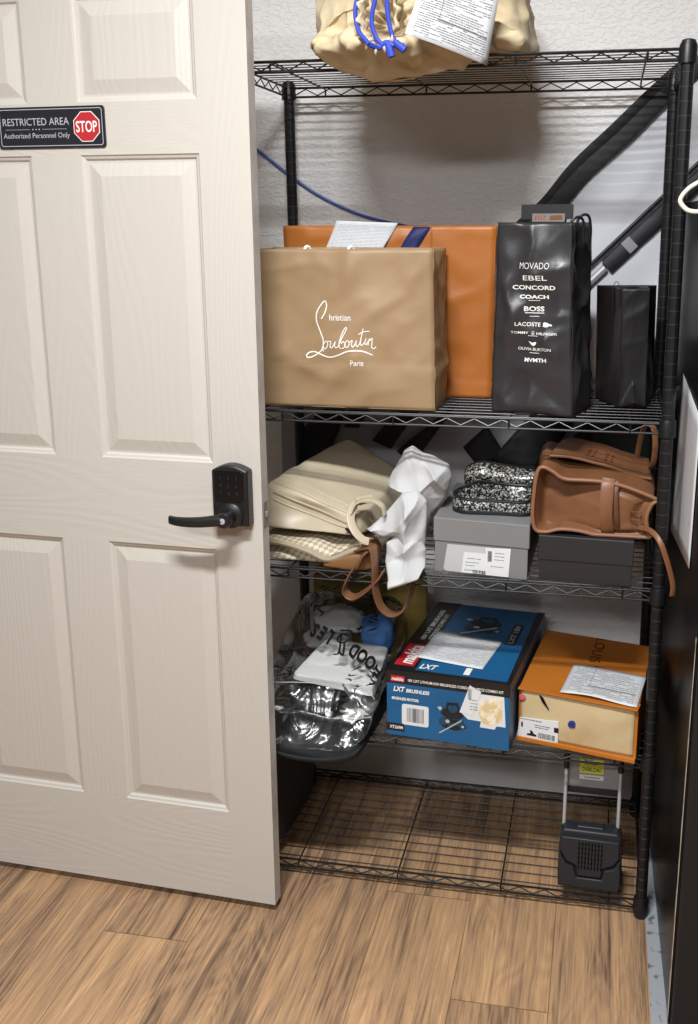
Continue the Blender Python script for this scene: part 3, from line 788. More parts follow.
# kraft bag with the white script
t = thing('shopping_bag', 'kraft brown paper shopping bag with white script lettering, front left on the second shelf', 'shopping bag', (-.66, .12, Z2))
kb = Bag([(-.862, .048), (-.476, .045), (-.474, .185), (-.86, .19)], [(-.866, .042), (-.482, .036), (-.478, .19), (-.866, .19)], Z2, 1.459, .009, 3, gusset=.012, fold=.30, bulge=.008)
kb.build('paper_bag', M['kraft'], t)
mp = kb.front(.0011)
# photo pixel -> bag front metres (front spans 264..437 px over .394 m, 251..411 px over .332 m)
def bx(px, py): return ((px-lerp(260, 252.6, (py-253)/-150+1))/(lerp(434.9, 432.7, (py-253)/-150+1)-lerp(260, 252.6, (py-253)/-150+1))*.386, Z2+(lerp(404, 409.4, (px-260)/175)-py)/154.5*.332)
def cpx(x, y): return bx(295+x*95/698, 290+y*85/625)       # marks measured in an enlarged crop
mb = MB()
def script(pts, w=.0021): stroke(mb, spline2([cpx(*q) for q in pts], 6), mp, w)
script([(215, 205), (240, 160), (252, 110), (240, 78), (212, 105), (182, 160), (180, 220), (205, 290), (228, 350), (225, 405), (205, 440), (160, 470), (118, 482), (105, 465), (125, 445), (165, 440), (215, 462), (270, 482), (330, 470), (400, 442), (460, 435), (520, 442), (585, 470)], lambda q: .0030 if .5 < q < .97 else .0024)
script([(228, 440), (222, 410), (238, 375), (255, 365), (262, 385), (252, 412), (234, 420), (228, 400)])
script([(262, 365), (285, 370), (278, 405), (292, 412), (312, 380), (318, 368)]); script([(318, 368), (312, 400), (324, 414), (340, 400)])
script([(340, 400), (372, 330), (398, 280), (388, 272), (362, 320), (346, 380), (352, 415), (378, 415), (390, 385), (372, 370), (360, 385)])
script([(400, 362), (386, 390), (400, 412), (418, 392), (414, 366), (398, 365)]); script([(418, 380), (440, 362), (436, 395), (448, 408), (468, 375), (472, 362)]); script([(472, 362), (468, 392), (480, 405), (494, 385)])
script([(494, 390), (508, 330), (520, 278)]); script([(508, 330), (500, 385), (512, 398), (528, 375)]); script([(485, 320), (520, 302), (566, 298)])
script([(540, 348), (530, 380), (540, 394), (552, 370)]); script([(552, 400), (562, 352), (566, 366), (582, 348), (580, 385), (578, 412), (592, 424), (610, 412)])
put_text(mb, 'hristian', mp, *cpx(350, 197), w=.045, h=.0135, bold=.008); put_text(mb, 'Paris', mp, *cpx(475, 525), w=.0275, h=.0125, bold=.008)
tag(mb.build('printed_lettering', M['white'], t, smooth=False), 'white script lettering')
# rope handles peeping over the rim
for x in (-.752, -.658):
    mb = MB(); mb.tube(spline([(x-.004, .056, 1.44), (x-.003, .054, 1.458), (x, .058, 1.4625), (x+.004, .064, 1.458), (x+.005, .066, 1.43)], 5), .0040, 8)
    tag(mb.build('rope_handle', M['white'], t), 'white rope handle end')

# orange bag behind
t = thing('shopping_bag', 'orange paper shopping bag with a navy ribbon standing behind the kraft bag', 'shopping bag', (-.6, .28, Z2))
ob = Bag([(-.850, .232), (-.378, .226), (-.374, .335), (-.85, .338)], [(-.852, .222), (-.372, .214), (-.366, .34), (-.852, .34)], Z2, 1.505, .009, 8, gusset=.02, fold=.115, bulge=.010)
ob.build('paper_bag', M['orange_paper'], t)
mp = ob.front(.0016)
# ribbon slanting over the front from the rim
mb = MB(); mb.grid(3, 16, lambda u, v: mp(.203+.040*u+.090*v, lerp(1.36, 1.503, v))); mb.build('ribbon', M['navy_ribbon'], t, solid=.001)
mb = MB(); mb.grid(2, 30, lambda u, v: mp(.330+.004*u+.010*(1-v), lerp(Z2+.01, 1.503, v))); mb.build('seam_flap', M['orange_paper'], t, solid=.0008)

# receipt stuffed between the two bags
s = sheet('packing_slip', [(-.762, .203, 1.420), (-.640, .200, 1.420), (-.588, .211, 1.511), (-.727, .211, 1.516)], M['grey_form'], bend=lambda u, v: .006*math.sin(v*5)+.010*max(0, v-.55))
tag(s, 'crumpled white printed slip sticking up between the kraft and orange bags', 'paper')

# tall black bag with the brand list
t = thing('shopping_bag', 'tall black shopping bag printed with a white list of watch brands', 'shopping bag', (-.25, .09, Z2))
bb = Bag([(-.358, .064), (-.192, .020), (-.157, .150), (-.318, .195)], [(-.349, .050), (-.205, .012), (-.170, .150), (-.305, .195)], Z2, 1.512, .016, 21, gusset=.022, fold=.55, bulge=.004, tri=.20)
bb.build('paper_bag', M['black_paper'], t, 40, 56)
LW = math.hypot(.170, .046); mp0 = bb.front(.0012)
def kx(x, y):          # enlarged crop of the list -> metres on the front
    px = 505+x*65/579; py = 255+y*115/1024
    v = (413-py)/190
    l = lerp(492.5, 499.5, v); r = lerp(571.5, 575.5, v)
    return ((px-l)/(r-l)*LW, Z2+v*(1.512-Z2))
mb = MB()
SX = LW/77*65/579; SY = (1.512-Z2)/190*115/1024
for body, cx, cy, w, h, bold in (('MOVADO', 285, 82, 265, 55, -.012), ('EBEL', 290, 187, 215, 42, .006), ('CONCORD', 277, 270, 375, 38, .022), ('COACH', 276, 350, 252, 34, .034),
                                 ('BOSS', 277, 455, 168, 44, .03), ('LACOSTE', 226, 590, 215, 34, .012), ('TOMMY', 155, 665, 150, 22, .004), ('HILFIGER', 395, 668, 180, 22, .006),
                                 ('OLIVIA BURTON', 282, 808, 295, 26, .004), ('MVMTH', 290, 905, 188, 36, .028)):
    put_text(mb, body, mp0, *kx(cx, cy), w=w*SX, h=h*SY, bold=bold)
for x0, x1, y in ((230, 325, 382), (238, 318, 520), (228, 315, 690), (240, 330, 840)):
    a, b = kx(x0, y), kx(x1, y); stroke(mb, [a, lerp(Vector(a), Vector(b), .5)[:2], b], mp0, .0010)
a, b = kx(200, 490), kx(360, 490); stroke(mb, [a, b], mp0, .0012)
for q in ([(258, 655), (285, 655)], [(258, 668), (285, 668)], [(258, 678), (285, 678)]): stroke(mb, [kx(*e) for e in q], mp0, .0009)
def blob(pts): mb.add([mp0(*kx(*q)) for q in pts], [tuple(range(len(pts)))])
blob([(355, 578), (372, 568), (402, 574), (436, 588), (436, 600), (410, 598), (400, 608), (372, 610), (352, 602), (362, 592)])     # small reptile mark
blob([(228, 738), (262, 752), (302, 742), (298, 765), (275, 782), (256, 772)])     # small bird mark
tag(mb.build('printed_lettering', M['white'], t, smooth=False), 'white brand list lettering')
mb = MB()
mb.tube(spline([(-.196, .085, 1.47), (-.196, .082, 1.515), (-.182, .086, 1.527), (-.172, .095, 1.515), (-.172, .10, 1.465)], 6), .0028, 8)
mb.tube(spline([(-.206, .045, 1.46), (-.210, .040, 1.505), (-.196, .044, 1.522), (-.184, .062, 1.512), (-.184, .07, 1.47)], 6), .0028, 8)
tag(mb.build('cord_handle', M['black_plastic'], t), 'black cord handles')
# boxed item inside it, its hang tab sticking out
t = thing('boxed_item', 'black boxed item with a printed orange strip sticking out of the tall black bag', 'box', (-.25, .1, 1.3))
fr = (V(-.310, .096, 1.30), V(.965, -.26, 0), V(0, 0, 1), V(-.26, -.965, 0))
mb = MB(); mb.prism(rect(.016, .04, .088, .228), fr, -.026, 0); mb.build('carton', M['mk_black'], t, bevel=.001, smooth=False)
mb = MB(); mb.prism(rrect(.0, .218, .108, .247, .003), fr, -.003, .0005); mb.build('hang_tab', M['black_card'], t, smooth=False)
decal('print_strip', rect(.024, .213, .092, .229), fr, M['dull_steel'], t, .0006, .0014)
decal('print_strip', [(.060, .216), (.088, .217), (.086, .226), (.062, .225)], fr, M['brown'], t, .0013, .0018)
mb = MB(); mp = frame_map(fr, .002)
for k in range(4): stroke(mb, [(.030+.006*k, .217), (.033+.006*k, .226)], mp, .0016)
mb.build('print_marks', M['stop_red'], t, smooth=False)

# small black bag turned side-on
t = thing('gift_bag', 'small plain black gift bag beside the right post on the second shelf', 'shopping bag', (-.09, .22, Z2))
gb = Bag([(-.094, .166), (-.040, .172), (-.020, .290), (-.146, .275)], [(-.100, .162), (-.044, .168), (-.026, .290), (-.154, .270)], Z2, 1.378, .005, 31, gusset=.014, bulge=.001, tri=.22)
gb.build('paper_bag', M['black_gift'], t)
mb = MB(); mb.ribbon(spline([(-.118, .205, 1.33), (-.120, .20, 1.376), (-.110, .205, 1.388), (-.098, .21, 1.35)], 5), (0, 1, 0), .008, .0012); mb.build('ribbon_handle', M['black_plastic'], t)

# ------------------------------------------------------------------ canvas sack on the top shelf
t = thing('drawstring_bag', 'cream canvas drawstring sack lying on the top shelf', 'bag', (-.52, .18, ZTOP))
outl = [(-.726, 1.836), (-.722, 1.878), (-.714, 1.93), (-.700, 1.985), (-.62, 2.02), (-.50, 2.03), (-.40, 2.015), (-.335, 1.97), (-.315, 1.915), (-.300, 1.862), (-.306, 1.838), (-.37, 1.822), (-.41, 1.800), (-.47, 1.780), (-.55, 1.775), (-.62, 1.789), (-.665, 1.812), (-.70, 1.829)]
MX, MZ = -.553, 1.868
def sackdisp(P, sg, s):
    x, z = P.x, P.z
    # gathers run out from the drawn mouth at the front; slack folds elsewhere
    if sg < 0:
        dx, dz = x-MX, z-MZ; r = math.hypot(dx, dz); a = math.atan2(dz, dx)
        g = .008*math.sin(a*13+2*noise.noise(Vector((x*9, z*9, 1))))*math.exp(-(r/.10)**2)*smooth01(r/.03)
        P.y -= g
        P.y += .060*math.exp(-(r/.030)**2)                  # mouth hollow
        P.y -= .030*math.exp(-((r-.055)/.028)**2)           # gathered lip
    f = .020*fbm(P, 7, 2) + .026*max(0, ridge((x*.5+.7*z, P.y*.5, z*.5-.3*x), 9, 4))**2 + .020*max(0, ridge((x*.9-.5*z, P.y*.5, z*.4), 14, 6))**2 + .010*max(0, ridge((x*.8+.6*z, P.y*.5, z*.6), 24, 9))**2 - .016
    P.y += sg*f*(1-s**6)
    P.z += .006*fbm(P, 9, 5)*(1-abs(2*s-1))
    if P.z < ZTOP+.0012:              # resting on the deck, or hanging in front of its edge
        if P.y > -.020: P.z = ZTOP+.0012
        elif P.y > -.009: P.y = -.009
    return P
mb = MB(); puff(mb, outl, (-.53, 1.90), lambda x, z: lerp(-.034, .19, smooth01((z-1.815)/.05)) if abs(x+.53) < .17 else lerp(.06, .19, smooth01((z-1.825)/.04)), lambda x, z: lerp(.016, .20+.025*math.exp(-((x+.54)/.14)**2), smooth01((z-1.80)/.06)), lambda x, z: lerp(.016, .19, smooth01((z-1.815)/.05)), N=240, K=90, pw=4.5, disp=sackdisp)
sk = mb.build('sack', M['canvas'], t, merge=True, angle=80)
_nn = [v.normal.copy() for v in sk.data.vertices]
for v, n in zip(sk.data.vertices, _nn):       # loose creases over the whole skin
    p = v.co.copy(); r = math.hypot(p.x-MX, p.z-MZ)
    h = .011*max(0, ridge((p.x*.8+.5*p.z, p.y*.8, p.z*.5-.2*p.x), 16, 21))**2 + .010*max(0, ridge((p.x*.4-.9*p.z, p.y*.7, p.z*.3+.3*p.x), 13, 23))**2 + .005*fbm(p, 15, 27) - .005
    q = p+n*h*smooth01((r-.03)/.04)
    if q.z < ZTOP+.0012:
        if q.y > -.020: q.z = ZTOP+.0012
        elif q.y > -.009: q.y = -.009
    v.co = q
from mathutils.bvhtree import BVHTree
_bm = bmesh.new(); _bm.from_mesh(sk.data); _tree = BVHTree.FromBMesh(_bm); _bm.free()
def sack_y(x, z):
    h = _tree.ray_cast(V(x, -1, z), V(0, 1, 0))
    return h[0].y if h[0] else -.02
def on_sack(pts, off): return [V(x, min(sack_y(x, z), sack_y(x, z-.008), sack_y(x, z+.008))-off, z) for x, y, z in pts]
LIPY = min(sack_y(MX+.035*math.cos(a), MZ+.055*math.sin(a)) for a in [k*.5 for k in range(13)])
mb = MB()   # dark hollow lining of the mouth and frilled lip
def frill(u, v):
    a = u*2*math.pi; r = .030+.016*v+.004*math.sin(a*14)*(.4+v); 
    return V(MX+r*math.cos(a)*.85, LIPY+.006-.022*math.sin(v*math.pi*.8)+.004*math.cos(a*14+1), MZ+r*math.sin(a)*1.35)
mb.grid(112, 8, frill, wrap=True); tag(mb.build('gathered_mouth', M['canvas'], t, solid=.002, angle=80), 'gathered mouth of the sack')
mb = MB()
def cordline(pts, r): mb.tube(spline([V(p.x, min(p.y, LIPY-.014), p.z) for p in on_sack([(x+.024, 0, z-.024) for x, z in pts], .007)], 8), r, 8)
cordline([(-.590, 1.842), (-.612, 1.868), (-.617, 1.905), (-.602, 1.945), (-.575, 1.965), (-.555, 1.950)], .0042)
cordline([(-.566, 1.955), (-.582, 1.915), (-.588, 1.880), (-.577, 1.850), (-.555, 1.836)], .0042)
cordline([(-.553, 1.950), (-.560, 1.915), (-.556, 1.875), (-.545, 1.845), (-.530, 1.840)], .0042)
cordline([(-.590, 1.842), (-.575, 1.838), (-.562, 1.846), (-.548, 1.840)], .0046)
cordline([(-.562, 1.846), (-.556, 1.834), (-.552, 1.822)], .0072)
cordline([(-.545, 1.845), (-.536, 1.838), (-.528, 1.832)], .0066)
tag(mb.build('drawcord', M['blue_cord'], t), 'blue drawcord')
_c = [(-.497, 1.830), (-.365, 1.787), (-.342, 1.913), (-.474, 1.948)]
_y = [min(sack_y(x, max(z, 1.80)), -.02) for x, z in _c]; _m = min(sack_y(lerp(-.51, -.37, u), lerp(1.815, 1.93, v))-lerp(lerp(_y[0], _y[1], u), lerp(_y[3], _y[2], u), v) for u in (0, .2, .4, .6, .8, 1) for v in (0, .2, .4, .6, .8, 1))
s = sheet('shipping_form', [(x, y+min(0, _m)-.007, z) for (x, z), y in zip(_c, _y)], M['invoice'], bend=lambda u, v: .003*math.sin(u*3+v*2))
tag(s, 'white printed form lying on the front of the canvas sack', 'paper')

# ------------------------------------------------------------------ third shelf
# checked tote, lowest of the pile
t = thing('tote_bag', 'checked beige canvas tote with tan trim squashed under the cream bag', 'handbag', (-.72, .2, Z3))
cb8 = [(-.875, .030, Z3), (-.618, .022, Z3), (-.605, .33, Z3), (-.875, .36, Z3), (-.875, .040, Z3+.050), (-.628, .050, Z3+.048), (-.61, .33, Z3+.05), (-.875, .36, Z3+.05)]
def dsp(P, nn, q):
    k = .5+.5*q.z
    P.z += k*(.005*fbm(P, 10, 4)-.012*math.exp(-((P.x+.70)/.03)**2)*smooth01((.15-P.y)/.1))
    P.y += .006*fbm(P, 12, 7) if q.y < 0 else 0
    P.z = max(P.z, Z3+.0005); return P
mb = softbox(cb8, 22, 7, .002, dsp); body = mb.build('body', M['checker'], t, merge=True)
bm = bmesh.new(); bm.from_mesh(body.data); ul = bm.loops.layers.uv.new('UVMap')
for f in bm.faces:
    for l in f.loops:
        c = l.vert.co; l[ul].uv = (c.x*2.6+c.y*1.4, c.y*2.2-c.x*1.2+c.z*2.4)
bm.to_mesh(body.data); bm.free()
mb = MB(); mb.tube(spline([(-.85, .026, .824), (-.80, .018, .822), (-.75, .012, .810), (-.715, .010, .796), (-.69, .008, .799), (-.655, .008, .816), (-.625, .008, .828)], 6), [.007]*37, 8); mb.build('rolled_edge', M['checker'], t)
mb = softbox([(-.725, .004, Z3), (-.598, .0, Z3), (-.598, .10, Z3), (-.72, .10, Z3), (-.700, .006, .797), (-.606, .002, .828), (-.606, .10, .828), (-.70, .10, .80)], 10, 6, .004, lambda P, n, q: V(P.x, P.y, max(Z3+.0005, P.z+.004*fbm(P, 20, 3))))
tag(mb.build('leather_trim', M['tan_trim'], t, merge=True), 'tan leather trim')
def strap_pts(px): return spline(px, 8)
mb = MB()
mb.ribbon(strap_pts([(-.606, .008, .826), (-.608, -.006, .830), (-.625, -.020, .812), (-.650, -.026, .770), (-.659, -.026, .738), (-.640, -.028, .725), (-.612, -.027, .742), (-.585, -.024, .770), (-.572, -.018, .79)]), lambda q: (.25, .9, .4), .022, .004)
mb.build('handle', M['tan'], t, angle=60)
mb = MB()
mb.ribbon(strap_pts([(-.640, .010, .822), (-.61, -.008, .834), (-.597, -.020, .832), (-.592, -.026, .795), (-.590, -.028, .745), (-.577, -.026, .705), (-.553, -.022, .690), (-.529, -.017, .702), (-.516, -.014, .735), (-.513, -.0135, .764)]), lambda q: (.35, .85, .2), .022, .004)
mb.build('handle', M['tan'], t, angle=60)

# cream structured tote lying on it
t = thing('handbag', 'cream leather structured tote lying on its side at the left of the third shelf', 'handbag', (-.72, .2, .84))
A, B = V(-.895, .055, .844), V(-.642, .028, .843)
Cc, Dd = V(-.872, .085, .945), V(-.640, .040, .882)
E_, F_ = V(-.735, .345, 1.004), V(-.592, .290, .938)
Eb, Fb = V(-.90, .33, .842), V(-.575, .285, .842)
def dsp(P, nn, q):
    P = P + nn*(.005*fbm(P, 9, 12))
    if q.y < -.6:   # soft gusset sinks in with a fold
        k = (1-q.x*q.x)*(1-q.z*q.z); P.y += .022*k*math.sin(2.2*(q.x+.7)) + .005*ridge((P.x*.5, P.y, P.z), 11, 8)*k
    if q.z > .6: P.z += .003*fbm(P, 16, 3)*math.exp(-((q.y+.6)/.4)**2) + .004*(1-q.x**2)*(1-q.y**2)
    P.z = max(P.z, .842)
    return P
mb = softbox([A, B, Fb, Eb, Cc, Dd, F_, E_], 30, 14, .002, dsp); cbody = mb.build('body', M['cream_leather'], t, merge=True, angle=60)
_bm = bmesh.new(); _bm.from_mesh(cbody.data); _ct = BVHTree.FromBMesh(_bm); _bm.free()
def laid(a, b, d, lift, r, name, m, sag=0):
    pts = []
    for i in range(25):
        p = lerp(a, b, i/24)+V(0, 0, -sag*math.sin(math.pi*i/24)); h = _ct.ray_cast(p-Vector(d)*.3, Vector(d))
        if h[0]: pts.append(h[0]-Vector(d)*lift)
    if len(pts) > 3:
        mb = MB(); mb.tube(pts, r, 8); mb.build(name, m, t)
def on_edge(a, b, out, sag, r, name, m):
    mb = MB(); n_ = 16
    pts = [lerp(a, b, i/n_)+Vector(out)+V(0, 0, -sag*math.sin(math.pi*i/n_)) for i in range(n_+1)]
    mb.tube(pts, r, 8); return mb.build(name, m, t)
laid(Cc+V(.02, .010, 0), Dd+V(-.012, .008, 0), (0, 0, -1), .0006, .0032, 'piping', M['cream_leather'])
laid(Cc+V(.03, .040, 0), Dd+V(-.012, .032, 0), (0, 0, -1), .0002, .0022, 'piping', M['cream_leather'])
laid(Cc+V(.025, 0, -.020), Dd+V(-.012, 0, -.014), (0, 1, 0), .0004, .0030, 'zip_edge', M['cream_edge'], .004)
laid(Cc+V(.025, 0, -.036), Dd+V(-.012, 0, -.022), (0, 1, 0), .0002, .0022, 'piping', M['cream_leather'], .010)
mb = MB(); mb.tube([(-.668, .028, .862), (-.652, .020, .852), (-.630, .018, .847)], .0035, 8); tag(mb.build('zip_pull', M['dark_edge'], t), 'dark zip end')
mb = MB()
mb.ribbon(spline([(-.615, .06, .925), (-.645, .030, .920), (-.652, .005, .895), (-.640, -.010, .870), (-.622, -.012, .852), (-.610, -.006, .846)], 8), lambda q: (.5, .75, .35), .018, .004)
mb.ribbon(spline([(-.652, .012, .900), (-.640, .018, .925), (-.612, .022, .932), (-.586, .022, .920), (-.580, .022, .900)], 8), lambda q: (.1, .9, .2), .017, .004)
tag(mb.build('handle', M['cream_leather'], t, angle=60), 'cream loop handle')

# white dust bag, crumpled
t = thing('dust_bag', 'crumpled white cloth dust bag between the cream tote and the grey shoe box', 'bag', (-.52, .1, Z3))
def crumple(P, sg, s):
    k = 1-s**5
    f = .010*fbm(P, 8, 15) + .024*max(0, ridge((P.x*1.1+.55*P.z, P.y*.4, P.z*.25-.35*P.x), 11, 17))**2 + .016*max(0, ridge((P.x*.7-.6*P.z, P.y*.4, P.z*.3), 15, 19))**2 - .012
    P.y += sg*f*k
    P.x += .005*fbm(P, 12, 31)*s; P.z += .004*fbm(P, 12, 37)*s
    if P.z < Z3+.0006:
        if P.y > -.030: P.z = Z3+.0006
        elif P.y > -.009: P.y = -.009
    return P
mb = MB()
puff(mb, [(-.591, .951), (-.572, .99), (-.552, 1.026), (-.534, 1.036), (-.512, 1.020), (-.485, 1.014), (-.455, 1.0), (-.448, .97), (-.460, .925), (-.494, .885), (-.500, .83), (-.53, .83), (-.55, .88), (-.565, .945)], (-.505, .93), .11, .050, .05, N=160, K=44, pw=1.6, disp=crumple, curved=False)
b1 = mb.build('upper_folds', M['tissue'], t, merge=True, angle=50)
mb = MB()
puff(mb, [(-.622, .862), (-.60, .882), (-.578, .905), (-.545, .945), (-.512, .955), (-.492, .93), (-.490, .87), (-.494, .82), (-.520, .80), (-.548, .81), (-.566, .844), (-.602, .851)], (-.54, .87), .040, .042, .05, N=160, K=40, pw=1.6, disp=crumple, curved=False)
mb.build('middle_folds', M['tissue'], t, merge=True, angle=50)
mb = MB()
puff(mb, [(-.574, .84), (-.545, .86), (-.508, .86), (-.489, .83), (-.487, .795), (-.496, .780), (-.53, .768), (-.556, .760), (-.562, .775), (-.574, .80)], (-.535, .81), lambda x, z:   .022-.080*smooth01((.815-z)/.05), .030, lambda x, z: lerp(.012, .04, smooth01((z-.785)/.05)), N=160, K=40, pw=1.6, disp=crumple, curved=False)
mb.build('lower_folds', M['tissue'], t, merge=True, angle=50)

# boxes
def carton(name, label, cat, o, e1, w, d, h, lidh, m, over=.003, e2=None):
    e1 = Vector(e1).normalized(); e2 = Vector(e2).normalized() if e2 else V(-e1.y, e1.x, 0); o = Vector(o)
    t = thing(name, label, cat, o+e1*w/2+e2*d/2)
    def hx(x0, y0, z0, x1, y1, z1):
        return [o+e1*x+e2*y+V(0, 0, z) for z in (z0, z1) for x, y in ((x0, y0), (x1, y0), (x1, y1), (x0, y1))]
    mb = MB(); mb.hexa(hx(0, 0, 0, w, d, h-.004 if lidh else h)); mb.build('body', m, t, bevel=.0015, smooth=False)
    if lidh:
        mb = MB(); mb.hexa(hx(-over, -over, h-lidh, w+over, d+over, h)); mb.build('lid', m, t, bevel=.0018, smooth=False)
    front = (o, e1, V(0, 0, 1), V(e1.y, -e1.x, 0)); top = (o+V(0, 0, h), e1, e2, V(0, 0, 1))
    return t, front, top
def decal_rot(name, fr, cx, cy, w, h, ang, m, parent, d0=.0002, d1=.0006):
    c, s = math.cos(ang), math.sin(ang)
    return decal(name, [(cx+a*c-b*s, cy+a*s+b*c) for a, b in rect(-w/2, -h/2, w/2, h/2)], fr, m, parent, d0, d1)
def bars(fr, x0, y0, x1, y1, n, parent, off=.001, seed=1, name='barcode', m=None):
    rnd = random.Random(seed); mb = MB(); mp = frame_map(fr, off); x = x0
    st = (x1-x0)/n
    for k in range(n):
        w = st*rnd.uniform(.25, .8); mb.add([mp(x, y0), mp(x+w, y0), mp(x+w, y1), mp(x, y1)], [(0, 1, 2, 3)]); x += st
    return mb.build(name, m or M['black_print'], parent, smooth=False)
def rules(fr, rows, parent, off=.001, th=.0010, seed=2, name='fine_print', m=None):
    """rows of illegible fine print: (x0,x1,y)"""
    rnd = random.Random(seed); mb = MB(); mp = frame_map(fr, off)
    for x0, x1, y in rows:
        x = x0
        while x < x1:
            w = min(rnd.uniform(.002, .007), x1-x); mb.add([mp(x, y-th/2), mp(x+w, y-th/2), mp(x+w, y+th/2), mp(x, y+th/2)], [(0, 1, 2, 3)]); x += w+.0014
    return mb.build(name, m or M['black_print'], parent, smooth=False)

t, fr, tp = carton('shoe_box', 'grey lidded shoe box with white stickers on its front', 'box', (-.472, .036, Z3), (.985, -.125, 0), .204, .31, .122, .052, M['grey_card'], e2=(.02, 1, 0))
# label pouch and stickers on the box front
_qg = quad_inv((435, 571), (532, 583), (534, 523), (433, 517.5), .204, .122)
def gx(x, y): q = _qg(430+x*120/698, 440+y*150/872); return (q[0], max(.003, q[1]))
decal('label_pouch', [gx(95, 608), gx(345, 628), gx(480, 650), gx(470, 822), (gx(180, 785)), gx(95, 768), gx(78, 748)], fr, M['label_grey'], t, .0001, .0008)
decal('white_sticker', [gx(195, 655), gx(350, 668), gx(345, 805), gx(182, 785)], fr, M['label_white'], t, .0008, .0013)
decal('white_sticker', [gx(325, 628), gx(487, 634), gx(472, 820), gx(335, 805)], fr, M['label_white'], t, .0012, .0018)
def fp(pts): return [(gx(a, y)[0], gx(b, y)[0], gx(a, y)[1]) for a, b, y in pts]
rules(fr, fp([(215, 300, 690), (205, 285, 712), (205, 260, 730), (200, 300, 757)]), t, .0018, .0010)
bars(fr, *gx(250, 782), *gx(330, 768), 14, t, .0019, 3)
bars(fr, *gx(340, 710), *gx(368, 650), 7, t, .0022, 5)
rules(fr, fp([(385, 450, 660), (385, 445, 680), (380, 440, 700), (360, 440, 740)]), t, .0023, .0010, 6)

# sparkly flat shoe on the grey box
zt = Z3+.1225
t = thing('flat_shoe', 'black crystal covered flat shoe lying on the grey shoe box', 'shoe', (-.36, .1, zt))
SC, SA = V(-.366, .108, zt), math.radians(-4)
def sh(x, y, z): return SC + V(x*math.cos(SA)-y*math.sin(SA), x*math.sin(SA)+y*math.cos(SA), z)
foot = spline2([(-.098, 0), (-.088, -.030), (-.055, -.048), (-.010, -.044), (.05, -.038), (.10, -.036), (.125, -.020), (.128, .005), (.115, .026), (.06, .030), (.0, .040), (-.05, .046), (-.085, .030)], 8, True)
foot = [(a*.80, b*.92) for a, b in foot]
def layer(sc, z): return [sh(a*sc+(sc-1)*.0, b*sc, z) for a, b in foot]
mb = MB(); n_ = len(foot)
def loft(mbx, rings, cap0=True, cap1=True):
    o = len(mbx.v); n = len(rings[0])
    for r in rings: mbx.v += [tuple(p) for p in r]
    for i in range(len(rings)-1):
        for k in range(n): mbx.f.append((o+i*n+k, o+i*n+(k+1) % n, o+(i+1)*n+(k+1) % n, o+(i+1)*n+k)); mbx.mi.append(0)
    if cap0: mbx.f.append(tuple(o+k for k in range(n))[::-1]); mbx.mi.append(0)
    if cap1: mbx.f.append(tuple(o+(len(rings)-1)*n+k for k in range(n))); mbx.mi.append(0)
loft(mb, [layer(.96, .0005), layer(1, .002), layer(1, .008), layer(.99, .009)]); mb.build('sole', M['black_plastic'], t)
mb = MB()
def wall_h(a, b=0): return lerp(.020, .044, smooth01((b+.034)/.06)) if a > -.03 else lerp(.026, lerp(.020, .044, smooth01((b+.034)/.06)), (a+.079)/.049)
loft(mb, [layer(.985, .009), [sh(a*1.0, b*1.0, .009+.5*wall_h(a, b)) for a, b in foot], [sh(a*.96, b*.90, .009+wall_h(a, b)) for a, b in foot], [sh(a*.93, b*.84, .008+wall_h(a, b)) for a, b in foot], [sh(a*.92, b*.82, .014) for a, b in foot]], False, True)
mb.build('upper', M['glitter'], t, angle=60)
mb = MB(); mb.tube([sh(a*.955, b*.885, .011+wall_h(a, b)) for a, b in foot], .0036, 8, closed=True); tag(mb.build('topline_binding', M['black_plastic'], t), 'black binding')
mb = MB(); loft(mb, [[sh(a*.93, b*.84, .0155) for a, b in foot], [sh(a*.90, b*.80, .0165) for a, b in foot]], False, True); tag(mb.build('insole', M['navy_fab'], t), 'dark insole')
# second shoe of the pair leaning behind, sole towards the wall
t = thing('flat_shoe', 'black crystal covered flat shoe propped upright behind the one lying on the grey box', 'shoe', (-.33, .19, zt))
def sh2(x, y, z): return V(-.356, .225, zt+.058) + V(x*.985, -z*.80-y*.60, y*.80-z*.55+x*.02)
mb = MB(); ring = lambda sc, z: [sh2(a*sc, b*sc, z) for a, b in foot]
loft(mb, [ring(.97, .0), ring(1, .002), ring(1, .007)]); mb.build('sole', M['black_plastic'], t)
mb = MB(); loft(mb, [ring(.985, .007), [sh2(a, b, .022) for a, b in foot], [sh2(a*.95, b*.90, .036) for a, b in foot], [sh2(a*.80, b*.66, .046) for a, b in foot]]); mb.build('upper', M['glitter'], t, angle=60)
mb = MB(); mb.tube(spline([sh2(-.05, -.028, .036), sh2(-.02, -.036, .034), sh2(.03, -.033, .034), sh2(.08, -.028, .034)], 8), .006, 8); tag(mb.build('bow_band', M['black_plastic'], t), 'black band')

t, fr, tp = carton('shoe_box', 'plain black lidded shoe box under the brown leather bag', 'box', (-.246, .020, Z3), (.998, -.065, 0), .192, .30, .100, .054, M['black_card'], .0025, e2=(.01, 1, 0))

